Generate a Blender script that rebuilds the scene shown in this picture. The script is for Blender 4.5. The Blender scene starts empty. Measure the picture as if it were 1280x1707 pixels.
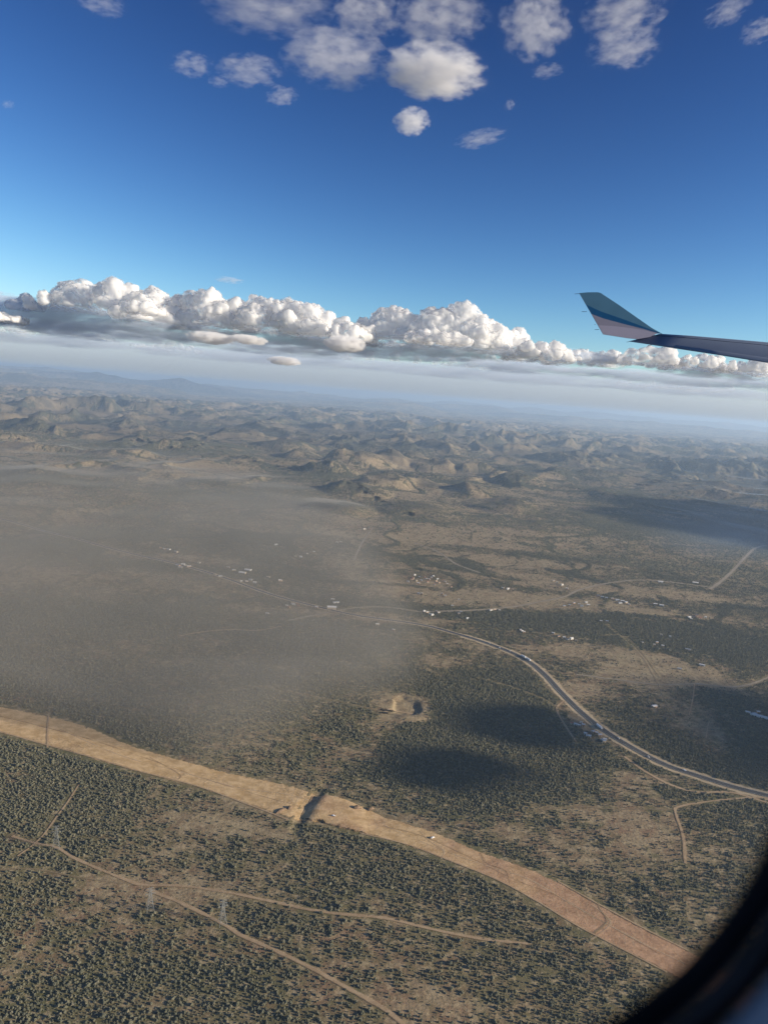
import bpy, bmesh, math, random
import numpy as np
from mathutils import Vector, Matrix

# ------------------------------------------------------------------ camera, sky, sun, exposure
S = bpy.context.scene
C = S.collection
R = math.radians
CAM_H = 550.0
FPX = 1707 * 26 / 36.0
PITCH, ROLL = R(9.05), R(4.47)
EYE = np.array([0.0, 0.0, CAM_H])
_r0 = np.array([1.0, 0, 0]); _u0 = np.array([0, math.sin(PITCH), math.cos(PITCH)])
FWD = np.array([0, math.cos(PITCH), -math.sin(PITCH)])
RIGHT = _r0 * math.cos(ROLL) + _u0 * math.sin(ROLL)
UP = -_r0 * math.sin(ROLL) + _u0 * math.cos(ROLL)

cam_data = bpy.data.cameras.new('camera')
cam = bpy.data.objects.new('camera', cam_data); C.objects.link(cam)
cam_data.lens = 26; cam_data.sensor_width = 36; cam_data.sensor_fit = 'AUTO'
cam_data.clip_start = 0.02; cam_data.clip_end = 400000
cam_data.dof.use_dof = True; cam_data.dof.focus_distance = 1200; cam_data.dof.aperture_fstop = 4.4
cam.matrix_world = Matrix(((RIGHT[0], UP[0], -FWD[0], 0), (RIGHT[1], UP[1], -FWD[1], 0),
                           (RIGHT[2], UP[2], -FWD[2], CAM_H), (0, 0, 0, 1)))
S.camera = cam

SUN_EL, SUN_AZ = R(16.5), R(101)          # azimuth clockwise from +Y (the view direction): low sun on the right, a little behind
SUN_DIR = Vector((math.sin(SUN_AZ) * math.cos(SUN_EL), math.cos(SUN_AZ) * math.cos(SUN_EL), math.sin(SUN_EL)))
W = bpy.data.worlds.new('World'); S.world = W; W.use_nodes = True
nt = W.node_tree; nt.nodes.clear()
sky = nt.nodes.new('ShaderNodeTexSky'); sky.sky_type = 'NISHITA'; sky.sun_disc = False
sky.sun_elevation = SUN_EL; sky.sun_rotation = SUN_AZ
sky.altitude = 2200; sky.air_density = 1.0; sky.dust_density = 2.0; sky.ozone_density = 1.5
bg = nt.nodes.new('ShaderNodeBackground'); bg.inputs['Strength'].default_value = 0.10
out = nt.nodes.new('ShaderNodeOutputWorld')
# one tone curve over the whole sky (a phone's contrast): v = k x^g / (1 + k x^g / m)
def _vm(op, a, b):
    n_ = nt.nodes.new('ShaderNodeVectorMath'); n_.operation = op
    for i_, q_ in enumerate((a, b)):
        if isinstance(q_, bpy.types.NodeSocket): nt.links.new(q_, n_.inputs[i_])
        else: n_.inputs[i_].default_value = (q_, q_, q_)
    return n_.outputs[0]
SKY_K, SKY_G, SKY_M = 4.0, 2.3, 1.35
gm = nt.nodes.new('ShaderNodeGamma'); gm.inputs['Gamma'].default_value = SKY_G
nt.links.new(_vm('MULTIPLY', sky.outputs[0], 0.1), gm.inputs['Color'])
kx = _vm('MULTIPLY', gm.outputs[0], SKY_K)
tone = _vm('DIVIDE', _vm('MULTIPLY', kx, 10.0), _vm('ADD', _vm('MULTIPLY', kx, 1 / SKY_M), 1.0))
nt.links.new(tone, bg.inputs['Color']); nt.links.new(bg.outputs[0], out.inputs['Surface'])
sun_data = bpy.data.lights.new('sun', 'SUN'); sun = bpy.data.objects.new('sun', sun_data); C.objects.link(sun)
sun_data.energy = 5.0; sun_data.angle = R(0.53); sun_data.color = (1.0, 0.87, 0.69)
sun.rotation_euler = SUN_DIR.to_track_quat('Z', 'Y').to_euler(); sun.location = (0, 0, 3000)
S.view_settings.view_transform = 'Standard'; S.view_settings.look = 'None'
S.view_settings.exposure = 0.62; S.view_settings.gamma = 1.0; S.view_settings.use_curve_mapping = False
S.render.engine = 'CYCLES'
S.cycles.max_bounces = 10; S.cycles.diffuse_bounces = 5; S.cycles.glossy_bounces = 2; S.cycles.transmission_bounces = 2
S.cycles.transparent_max_bounces = 24; S.cycles.volume_bounces = 3
S.cycles.use_denoising = True

# ------------------------------------------------------------------ helpers
rng = np.random.default_rng(11)
random.seed(5)

def ray(px, py):
    """direction of the photograph's pixel (1280 x 1707), scaled to one metre of depth"""
    return FWD + RIGHT * ((px - 640.0) / FPX) + UP * ((853.5 - py) / FPX)
def G(px, py, z=0.0):
    d = ray(px, py); return EYE + d * ((z - CAM_H) / d[2])
def A(px, py, y):
    d = ray(px, py); return EYE + d * (y / d[1])
def project(x, y, z):
    v = np.stack([x, y, z - CAM_H], -1); dep = v @ FWD
    return 640 + FPX * (v @ RIGHT) / dep, 853.5 - FPX * (v @ UP) / dep, dep

def _h(ix, iy, iz, seed):
    n = (ix.astype(np.int64) * 374761393 + iy.astype(np.int64) * 668265263 + iz * 2147483647 + seed * 974634777) & 0xFFFFFFFF
    n = ((n ^ (n >> 13)) * 1274126177) & 0xFFFFFFFF
    n = ((n ^ (n >> 15)) * 2246822519) & 0xFFFFFFFF
    return (n ^ (n >> 16)) & 0xFFFF
_ANG = np.arange(65536) * (2 * math.pi / 65536); _COS = np.cos(_ANG); _SIN = np.sin(_ANG)
def noise2(x, y, seed=0):
    ix = np.floor(x); iy = np.floor(y); fx = x - ix; fy = y - iy
    ix = ix.astype(np.int64); iy = iy.astype(np.int64)
    u = fx * fx * fx * (fx * (fx * 6 - 15) + 10); v = fy * fy * fy * (fy * (fy * 6 - 15) + 10)
    def g(a, b):
        h = _h(ix + a, iy + b, 0, seed); return _COS[h] * (fx - a) + _SIN[h] * (fy - b)
    n0 = g(0, 0); n1 = g(1, 0); n2 = g(0, 1); n3 = g(1, 1)
    a = n0 + u * (n1 - n0); b = n2 + u * (n3 - n2)
    return (a + v * (b - a)) * 1.5
def noise3(x, y, z, seed=0):
    ix = np.floor(x); iy = np.floor(y); iz = np.floor(z); fx = x - ix; fy = y - iy; fz = z - iz
    ix = ix.astype(np.int64); iy = iy.astype(np.int64); iz = iz.astype(np.int64)
    u = fx * fx * (3 - 2 * fx); v = fy * fy * (3 - 2 * fy); w = fz * fz * (3 - 2 * fz)
    def g(a, b, c):
        h = _h(ix + a, iy + b, (iz + c) * 7919, seed)
        zz = (h & 255) / 127.5 - 1.0; s = np.sqrt(np.maximum(0, 1 - zz * zz)); k = (h >> 8) * 256
        return s * _COS[k] * (fx - a) + s * _SIN[k] * (fy - b) + zz * (fz - c)
    def m(a, b, t): return a + t * (b - a)
    return m(m(m(g(0,0,0), g(1,0,0), u), m(g(0,1,0), g(1,1,0), u), v), m(m(g(0,0,1), g(1,0,1), u), m(g(0,1,1), g(1,1,1), u), v), w) * 1.4
def fbm(x, y, octaves, seed=0, gain=0.5):
    t = 0; a = 1.0; s = 0
    for o in range(octaves):
        t = t + a * noise2(x * 2 ** o + o * 17.3, y * 2 ** o - o * 9.1, seed + o); s += a; a *= gain
    return t / s
def ridged(x, y, octaves, seed=0, gain=0.5):
    t = 0; a = 1.0; s = 0; w = 1.0
    for o in range(octaves):
        n = 1 - np.abs(noise2(x * 2 ** o + o * 5.7, y * 2 ** o + o * 3.3, seed + o)) * 1.4
        n = np.clip(n, 0, 1) ** 2 * w; w = np.clip(n * 1.6, 0.25, 1); t = t + a * n; s += a; a *= gain
    return t / s
def sstep(a, b, x):
    t = np.clip((x - a) / (b - a), 0, 1); return t * t * (3 - 2 * t)

def mesh_np(name, verts, faces, smooth=False):
    """faces: (n,3) or (n,4) int array, or a list of such arrays"""
    me = bpy.data.meshes.new(name)
    fl = faces if isinstance(faces, list) else [faces]
    fl = [np.asarray(f, dtype=np.int32) for f in fl if len(f)]
    verts = np.asarray(verts, dtype=np.float32)
    me.vertices.add(len(verts)); me.vertices.foreach_set('co', verts.ravel())
    me.loops.add(sum(f.size for f in fl)); me.loops.foreach_set('vertex_index', np.concatenate([f.ravel() for f in fl]))
    n = sum(len(f) for f in fl); me.polygons.add(n)
    tot = np.concatenate([np.full(len(f), f.shape[1], dtype=np.int32) for f in fl])
    st = np.concatenate([[0], np.cumsum(tot)[:-1]]).astype(np.int32)
    me.polygons.foreach_set('loop_start', st)
    if smooth: me.polygons.foreach_set('use_smooth', np.ones(n, dtype=bool))
    me.update(calc_edges=True); me.validate()
    return me
def attr(me, name, vals):
    a = me.attributes.new(name, 'FLOAT', 'POINT'); a.data.foreach_set('value', np.asarray(vals, dtype=np.float32))
def link(name, me, mat=None, parent=None):
    o = bpy.data.objects.new(name, me); C.objects.link(o)
    if mat is not None and me is not None and not me.materials: me.materials.append(mat)
    if parent is not None: o.parent = parent
    return o
def empty(name, loc=(0, 0, 0), rz=0.0):
    o = bpy.data.objects.new(name, None); C.objects.link(o); o.location = loc; o.rotation_euler = (0, 0, rz); o.empty_display_size = 0.5
    return o
def tag(o, label=None, cat=None, group=None, kind=None):
    for k, v in (('label', label), ('category', cat), ('group', group), ('kind', kind)):
        if v: o[k] = v
    return o
def bm_mesh(name, bm, smooth=False):
    me = bpy.data.meshes.new(name); bm.normal_update(); bm.to_mesh(me); bm.free()
    if smooth:
        for p in me.polygons: p.use_smooth = True
    return me
def bm_box(bm, x0, x1, y0, y1, z0, z1):
    v = [bm.verts.new(p) for p in ((x0,y0,z0),(x1,y0,z0),(x1,y1,z0),(x0,y1,z0),(x0,y0,z1),(x1,y0,z1),(x1,y1,z1),(x0,y1,z1))]
    for f in ((3,2,1,0),(4,5,6,7),(0,1,5,4),(1,2,6,5),(2,3,7,6),(3,0,4,7)): bm.faces.new([v[i] for i in f])
    return v
def bm_bar(bm, a, b, w):
    a = Vector(a); b = Vector(b); d = (b - a).normalized(); s = d.orthogonal().normalized() * w / 2; t = d.cross(s)
    q = [bm.verts.new(p + k) for p in (a, b) for k in (s, t, -s, -t)]
    for i in range(4): bm.faces.new((q[i], q[(i+1)%4], q[4+(i+1)%4], q[4+i]))
    bm.faces.new(q[3::-1]); bm.faces.new(q[4:])

class Mat:
    """small node-tree builder"""
    def __init__(self, name):
        self.m = bpy.data.materials.new(name); self.m.use_nodes = True; self.t = self.m.node_tree; self.t.nodes.clear()
        self.out = self.t.nodes.new('ShaderNodeOutputMaterial')
    def n(self, typ, ins=None, **kw):
        nd = self.t.nodes.new('ShaderNode' + typ)
        for k, v in kw.items(): setattr(nd, k, v)
        for k, v in (ins or {}).items():
            s = nd.inputs[k]
            if isinstance(v, bpy.types.NodeSocket): self.t.links.new(v, s)
            else: s.default_value = v
        return nd
    def math(self, op, a, b=0.0, c=0.0, clamp=False):
        return self.n('Math', {0: a, 1: b, 2: c}, operation=op, use_clamp=clamp).outputs[0]
    def rng(self, v, a, b, c=0.0, d=1.0):
        return self.n('MapRange', {0: v, 1: a, 2: b, 3: c, 4: d}, interpolation_type='SMOOTHSTEP').outputs[0]
    def mix(self, f, a, b):
        def c4(v): return v if isinstance(v, bpy.types.NodeSocket) else (tuple(v) + (1,) if len(v) == 3 else v)
        nd = self.n('Mix', data_type='RGBA')
        for i, v in ((0, f), (6, c4(a)), (7, c4(b))):
            if isinstance(v, bpy.types.NodeSocket): self.t.links.new(v, nd.inputs[i])
            else: nd.inputs[i].default_value = v
        return nd.outputs[2]
    def pos(self, scale=1.0, sxyz=None):
        g = self.n('NewGeometry').outputs['Position']
        return self.n('Mapping', {0: g, 3: sxyz or (scale, scale, scale)}).outputs[0]
    def noise(self, vec, scale, detail=4.0, rough=0.55, out=0):
        return self.n('TexNoise', {'Vector': vec, 'Scale': scale, 'Detail': detail, 'Roughness': rough}).outputs[out]
    def at(self, name): return self.n('Attribute', attribute_name=name).outputs['Fac']
    def surf(self, sh): self.t.links.new(sh, self.out.inputs['Surface']); return self.m
    def vol(self, sh): self.t.links.new(sh, self.out.inputs['Volume']); return self.m
    def bsdf(self, col, rough=0.8, spec=0.2, metal=0.0, **kw):
        d = {'Base Color': col if isinstance(col, bpy.types.NodeSocket) else tuple(col) + (1,), 'Roughness': rough, 'Specular IOR Level': spec, 'Metallic': metal}
        d.update(kw)
        return self.n('BsdfPrincipled', d).outputs[0]
def plain(name, col, rough=0.7, spec=0.25, metal=0.0, var=0.12, scale=1.5):
    m = Mat(name); f = m.noise(m.n('TexCoord').outputs['Object'], scale, 3)
    c = m.mix(m.rng(f, 0.3, 0.7), tuple(v * (1 - var) for v in col), tuple(min(1, v * (1 + var)) for v in col))
    return m.surf(m.bsdf(c, rough, spec, metal))

# ------------------------------------------------------------------ terrain
def spot(px, py, rx, ry=None):
    g = G(px, py); return (g[0], g[1], rx, ry or rx)
def blob(x, y, s, rot=0.0):
    dx = x - s[0]; dy = y - s[1]; c, q = math.cos(rot), math.sin(rot)
    return np.exp(-(((dx * c + dy * q) / s[2]) ** 2 + ((-dx * q + dy * c) / s[3]) ** 2))

def hill(px, ybase, ytop, wpx, el=1.3):
    """one hill: foot at the pixel (px, ybase), top at ytop, half-width in pixels"""
    g = G(px, ybase); dep = float((g - EYE) @ FWD)
    return (g[0], g[1], wpx * dep / FPX, wpx * dep / FPX * el, (ybase - ytop) * dep / FPX)
PIT = G(678, 1176)[:2]
HILLS = [hill(*a) for a in (
    (30, 682, 643, 26), (75, 684, 640, 22), (118, 684, 646, 22), (165, 686, 650, 26), (205, 684, 656, 20), (245, 688, 655, 28), (285, 690, 668, 26),
    (340, 692, 676, 30), (400, 694, 680, 34), (500, 700, 676, 28), (560, 702, 684, 30), (-40, 682, 640, 40), (-110, 680, 642, 40),
    (600, 775, 726, 36), (560, 784, 752, 30), (655, 772, 744, 30), (690, 768, 742, 22), (722, 780, 742, 28), (758, 775, 742, 26), (805, 790, 750, 30),
    (850, 770, 738, 22), (650, 810, 772, 34), (720, 815, 784, 30), (780, 822, 790, 34), (600, 822, 796, 36), (860, 808, 776, 30), (520, 760, 738, 30),
    (470, 745, 722, 34), (640, 712, 690, 40), (700, 718, 698, 34), (770, 726, 704, 40), (840, 732, 712, 40), (920, 742, 724, 46), (440, 716, 698, 44),
    (900, 790, 768, 40), (960, 772, 754, 46), (1010, 800, 780, 40), (700, 850, 832, 44), (840, 845, 826, 40), (560, 850, 832, 40))]
FAR = [  # far ranges: (distance, azimuth from deg, to deg, height, seed)
    (26000, -40, -14, 300, 3), (34000, -44, -10, 470, 5), (46000, -46, -18, 590, 7), (30000, -8, 6, 270, 9), (42000, -20, 12, 330, 11), (55000, 0, 40, 420, 13), (36000, 6, 30, 210, 15)]
GULLY = np.array([G(*q)[:2] for q in ((548, 1300), (529, 1322), (512, 1342), (500, 1364), (494, 1384))])
def H(x, y):
    r = np.hypot(x, y)
    z = 3.0 * fbm(x / 420, y / 420, 3, 1)
    w = sstep(2600, 6500, r)
    z = z + w * (22 * fbm(x / 1500, y / 1500, 5, 2) + 66 * (ridged(x / 1500, y / 1500, 8, 40, .55) - 0.35))
    w2 = sstep(7000, 16000, r)
    z = z + w2 * (60 * fbm(x / 5200, y / 5200, 5, 3) + 55 * (ridged(x / 3600, y / 3600, 6, 50) - 0.35))
    rd = ridged(x / 900 + .3 * noise2(x / 600, y / 600, 64), y / 1250 + .3 * noise2(x / 650, y / 650, 65), 7, 61, .46)
    wx = 0.30 * fbm(x / 900, y / 900, 3, 77); wy = 0.30 * fbm(x / 900, y / 900, 3, 87)
    hh = 0
    for (hx, hy, rx, ry, top) in HILLS:
        d2 = ((x - hx) / (rx * 1.75) + wx) ** 2 + ((y - hy) / (ry * 1.75) + wy) ** 2
        hh = hh + (top * np.clip(1 - d2, 0, 1) ** 1.1) ** 3
    hh = hh ** (1 / 3.0)
    z = z + hh * np.clip(1.8 * rd - .12, .02, 1.15) * .50
    azr = np.arctan2(x, np.maximum(y, 1.0)); belt = np.exp(-((r - 9000 - 1500 * azr) / 3300) ** 2) * (y > 0) * np.clip(.75 + .9 * fbm(x / 2600, y / 2600, 3, 70), .1, 1.3)
    belt = belt + .8 * np.exp(-((r - 17000) / 4500) ** 2) * (y > 0)
    z = z + belt * (215 * np.clip(ridged(x / 900 + .2 * noise2(x / 500, y / 500, 66), y / 1300, 8, 68, .50) - .24, 0, 1) ** 1.05)
    # quarry pit with a spoil bank, and the stream bed that cuts the strip
    q = (np.abs((x - PIT[0]) / 27 + .2 * noise2(x / 18, y / 18, 5)) ** 3.4 + np.abs((y - PIT[1]) / 40 + .2 * noise2(x / 18, y / 18, 6)) ** 3.4) ** (1 / 3.4); z = z - 4.5 * (1 - sstep(.72, 1.0, q))
    z = z + 4.0 * np.exp(-((x - PIT[0] - 6) / 26) ** 4 - ((y - PIT[1] + 52) / 7) ** 2)
    for i in range(len(GULLY) - 1):
        a, b = GULLY[i], GULLY[i + 1]; ab = b - a; t = np.clip(((x - a[0]) * ab[0] + (y - a[1]) * ab[1]) / (ab @ ab), 0, 1)
        dd = np.hypot(x - a[0] - t * ab[0], y - a[1] - t * ab[1]); z = np.where(dd < 16, np.minimum(z, z - 1.3 * (1 - sstep(2, 12, dd))), z)
    az = np.degrees(np.arctan2(x, np.maximum(y, 1.0)))
    for (dist, a0, a1, ht, sd) in FAR:
        prof = sstep(a0, a0 + 5, az) * (1 - sstep(a1 - 5, a1, az)) * np.exp(-((r - dist) / (dist * 0.07)) ** 2) * (y > 0)
        z = z + prof * ht * (0.45 + 0.75 * ridged(x / 5200, y / 5200, 5, sd))
    return np.minimum(z, 610.0)
def H1(x, y): return float(H(np.array([float(x)]), np.array([float(y)]))[0])

# what grows where (seen from above): dense thickets, clearings, red soil
DENSE = [(spot(800, 1165, 130, 150), .55), (spot(760, 1260, 100, 90), .75), (spot(700, 1240, 45, 60), .5), (spot(860, 1300, 110, 60), .6), (spot(940, 1245, 70, 60), .5),
         (spot(60, 1300, 130, 110), .45), (spot(690, 1430, 150, 70), .2), (spot(560, 1390, 60, 22), .6), (spot(1180, 1500, 120, 60), .2), (spot(330, 1620, 140, 60), .25),
         (spot(860, 1030, 420, 60), .5), (spot(1010, 1060, 420, 120), .3), (spot(1130, 1060, 300, 160), .5), (spot(1240, 1250, 160, 200), .5), (spot(1090, 950, 600, 120), .3),
         (spot(1180, 870, 700, 700), .35), (spot(560, 1230, 60, 60), .25), (spot(870, 1140, 60, 80), .3), (spot(1100, 1290, 80, 40), .3), (spot(1180, 1290, 60, 40), .35),
         (spot(200, 1080, 500, 260), .2), (spot(300, 940, 500, 120), .2), (spot(760, 985, 120, 60), .35), (spot(25, 1560, 25, 120), .3), (spot(560, 1100, 200, 200), .1)]
CLEAR = [(spot(880, 935, 420, 60), .7), (spot(790, 955, 260, 60), .6), (spot(960, 1008, 260, 40), .7), (spot(1080, 990, 240, 50), .6), (spot(650, 1030, 300, 40), .5), (spot(760, 905, 500, 60), .6), (spot(900, 1085, 90, 40), .5), (spot(960, 895, 420, 60), .4), ((PIT[0], PIT[1], 42, 46), 1.3), ((PIT[0] + 4, PIT[1] - 52, 34, 14), 1.0), (spot(430, 1387, 60, 11), .8), (spot(330, 1365, 70, 14), .45), (spot(640, 1215, 30, 50), .65), (spot(590, 1255, 45, 30), .35), (spot(800, 1385, 110, 22), .4),
         (spot(1060, 1380, 38, 32), .6), (spot(1000, 1355, 60, 24), .3), (spot(1110, 1300, 100, 20), .6), (spot(1160, 1200, 70, 100), .55), (spot(1180, 1230, 40, 70), .5),
         (spot(760, 1000, 260, 70), .5), (spot(700, 975, 170, 110), .5), (spot(860, 995, 260, 60), .7), (spot(940, 1065, 130, 70), .6), (spot(1000, 1085, 90, 30), .6),
         (spot(1090, 1105, 120, 110), .7), (spot(1110, 1130, 120, 40), .6), (spot(960, 1150, 60, 40), .5), (spot(900, 945, 260, 60), .5), (spot(830, 900, 420, 110), .45),
         (spot(720, 880, 500, 90), .35), (spot(1000, 980, 300, 60), .5), (spot(1150, 1030, 180, 40), .6), (spot(960, 1190, 30, 60), .5), (spot(1000, 1225, 30, 20), .8),
         (spot(280, 930, 300, 60), .5), (spot(40, 705, 1500, 260), .8), (spot(380, 707, 2600, 300), .6), (spot(960, 745, 1500, 200), .4), (spot(60, 960, 300, 120), .25),
         (spot(780, 1075, 60, 40), .35), (spot(730, 1110, 40, 60), .45), (spot(250, 1480, 120, 24), .35), (spot(500, 1600, 90, 16), .35), (spot(350, 1560, 90, 14), .3), (spot(640, 1660, 90, 14), .25),
         (spot(20, 1610, 16, 60), .5), (spot(100, 1520, 60, 12), .2), (spot(980, 1440, 90, 16), .3), (spot(1100, 1420, 60, 20), .3), (spot(420, 1340, 60, 16), .3), (spot(540, 1240, 50, 30), .3)]
RED = [(spot(1060, 1380, 60, 50), 1.0), (spot(700, 1570, 120, 30), .7), (spot(500, 1600, 120, 30), .6), (spot(330, 1560, 160, 30), .6), (spot(30, 1640, 40, 80), .9), (spot(250, 1480, 120, 30), .5), (spot(640, 1680, 90, 20), .8), (spot(270, 935, 300, 60), .6), (spot(980, 1150, 70, 50), .5)]
def density(x, y):
    d = 0.62 + 0.42 * fbm(x / 260, y / 260, 4, 21) + 0.34 * fbm(x / 62, y / 62, 3, 25)
    far = sstep(1500, 4500, np.hypot(x, y)); d = d - far * 0.20 + far * 1.0 * fbm(x / 1300, y / 1300, 6, 28, .62)
    # thorn trees follow the dry stream beds
    dr = 1 - np.abs(noise2(x / 700 + .35 * noise2(x / 240, y / 240, 301), y / 700, 300)) * 3.2; dr2 = 1 - np.abs(noise2(x / 330, y / 330 + .3 * noise2(x / 120, y / 120, 303), 302)) * 3.6
    d = d + sstep(1300, 2600, np.hypot(x, y)) * (.85 * sstep(.80, .97, dr) + .45 * sstep(.82, .97, dr2))
    wob = 1 + 1.3 * fbm(x / 70, y / 70, 4, 33)
    for s, k in DENSE: d = d + k * np.minimum(1, 1.5 * blob(x, y, s)) * np.clip(wob, .35, 1.4)
    for s, k in CLEAR: d = d - 1.0 * k * np.minimum(1, 1.3 * blob(x, y, s)) * np.clip(wob, .05, 1.7)
    d = d + .45 * fbm(x / 19, y / 19, 2, 35)
    return np.clip(d, .16, 1.15) * (1 - blob(x, y, (PIT[0], PIT[1], 40, 46)))
def redness(x, y):
    d = 0.25 + 0.6 * fbm(x / 240, y / 240, 3, 81)
    for s, k in RED: d = d + k * blob(x, y, s)
    return np.clip(d, 0, 1)

# raster of ground kept free of bushes (strip, roads, tracks, yards)
CX0, CX1, CY0, CY1, CELL = -3600.0, 4200.0, 250.0, 7400.0, 4.0
OPEN = np.zeros((int((CY1 - CY0) / CELL), int((CX1 - CX0) / CELL)), dtype=bool)
def stamp(pts, rad):
    k = int(math.ceil(rad / CELL)); offs = [(i, j) for i in range(-k, k + 1) for j in range(-k, k + 1) if i * i + j * j <= (rad / CELL) ** 2 + 0.5]
    ix = ((pts[:, 0] - CX0) / CELL).astype(int); iy = ((pts[:, 1] - CY0) / CELL).astype(int)
    for i, j in offs:
        a = np.clip(iy + i, 0, OPEN.shape[0] - 1); b = np.clip(ix + j, 0, OPEN.shape[1] - 1); OPEN[a, b] = True

def curve_ground(px_pts, step=8.0):
    p = np.array([G(*q)[:2] for q in px_pts]); p = np.vstack([2 * p[0] - p[1], p, 2 * p[-1] - p[-2]])
    o = []
    for i in range(1, len(p) - 2):
        n = max(2, int(np.linalg.norm(p[i + 1] - p[i]) / step)); t = np.linspace(0, 1, n, endpoint=False)[:, None]
        a, b, c, d = p[i - 1], p[i], p[i + 1], p[i + 2]
        o.append(0.5 * ((2 * b) + (c - a) * t + (2 * a - 5 * b + 4 * c - d) * t ** 2 + (3 * b - a - 3 * c + d) * t ** 3))
    return np.vstack(o + [p[-2:-1]])
def normals2(c):
    t = np.gradient(c, axis=0); t /= np.linalg.norm(t, axis=1)[:, None] + 1e-9; return np.stack([-t[:, 1], t[:, 0]], -1), t
def ribbon(name, c, width, off, mat, cols=(-1, -.6, -.2, .2, .6, 1), wob=0.15, shift=0.0, seed=1, clear=None):
    n, _ = normals2(c); wv = width / 2 * (1 + wob * fbm(c[:, 0] / 40, c[:, 1] / 40, 3, seed))
    V = []; E = []
    for k in cols:
        q = c + n * (k * wv[:, None] + shift); V.append(np.column_stack([q, H(q[:, 0], q[:, 1]) + off])); E.append(np.full(len(c), k))
    nc = len(cols); L = len(c); V = np.stack(V, 1).reshape(-1, 3); E = np.stack(E, 1).ravel()
    i = np.arange(L - 1)[:, None] * nc + np.arange(nc - 1)[None]; i = i.ravel()
    me = mesh_np(name, V, np.stack([i, i + nc, i + nc + 1, i + 1], -1), True)
    if me.polygons[0].normal.z < 0: me.flip_normals()
    attr(me, 'edge', E)
    if clear is not None: stamp(c + n * shift, clear)
    return tag(link(name, me, mat), kind='structure')

# ------------------------------------------------------------------ ground
def ground_material():
    m = Mat('scrub_ground'); p = m.pos()
    veg, red, far = m.at('veg'), m.at('red'), m.at('far')
    n1 = m.noise(p, 1 / 35, 5, .6); n2 = m.noise(p, 1 / 6, 4, .65); n3 = m.noise(p, 1 / 160, 5, .55)
    soil = m.mix(m.rng(n1, .35, .65), (.21, .15, .09), (.33, .25, .15))
    soil = m.mix(m.math('MULTIPLY', red, .65), soil, (.27, .155, .095))
    grass = m.mix(m.rng(n2, .3, .7), (.125, .112, .055), (.22, .185, .095))
    grass = m.mix(m.rng(n3, .35, .7), grass, (.13, .125, .06))
    cover = m.rng(m.math('ADD', m.math('MULTIPLY', n1, 1.0), m.math('MULTIPLY', veg, .45)), .52, .95)
    col = m.mix(cover, soil, grass)
    straw = m.math('MULTIPLY', m.rng(m.math('ADD', veg, m.math('MULTIPLY', m.math('SUBTRACT', n3, .5), .7)),   .55, .15), m.math('SUBTRACT', .62, m.math('MULTIPLY', m.at('hill'), .56))); straw = m.math('MULTIPLY', straw, m.rng(m.noise(p, 1 / 30, 5, .75), .36, .56)); col = m.mix(straw, col, m.mix(m.rng(n1, .35, .65), (.31, .25, .15), (.42, .34, .21)))
    low = m.noise(p, 1 / 2.6, 3, .75); col = m.mix(m.math('MULTIPLY', m.rng(low, .52, .62), .6), col, (.085, .082, .05))
    pale = m.noise(p, 1 / 11, 4, .75); col = m.mix(m.math('MULTIPLY', m.rng(pale, .50, .62), .7), col, (.42, .335, .205))
    # beyond the built bushes the canopy is colour: dark dots whose share follows the density
    d1 = m.noise(p, 1 / 18, 3, .7); d2 = m.noise(p, 1 / 110, 5, .7)
    dots = m.math('ADD', m.math('MULTIPLY', d1, .55), m.math('MULTIPLY', d2, .45))
    thr = m.math('SUBTRACT', .74, m.math('MULTIPLY', veg, .40))
    dark = m.rng(m.math('SUBTRACT', dots, thr), -.05, .05)
    canopy = m.mix(m.rng(m.noise(p, 1 / 240, 4), .35, .65), (.045, .056, .034), (.075, .076, .045))
    col = m.mix(m.math('MULTIPLY', dark, m.math('MULTIPLY', far, .92)), col, canopy)
    # bare stony slopes of the hills
    rock = m.mix(m.rng(m.noise(p, 1 / 90, 6, .7), .35, .65), (.048, .050, .040), (.118, .106, .078))
    col = m.mix(m.math('MULTIPLY', m.at('hill'), .75), col, rock)
    h = m.math('ADD', m.math('MULTIPLY', n2, 1.2), m.math('MULTIPLY', m.math('MULTIPLY', m.rng(m.math('SUBTRACT', dots, thr), -.1, .1), far), 7.0))
    bump = m.n('Bump', {'Height': h, 'Distance': 1.0, 'Strength': .8}).outputs[0]
    return m.surf(m.bsdf(col, .95, .05, Normal=bump))

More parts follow.
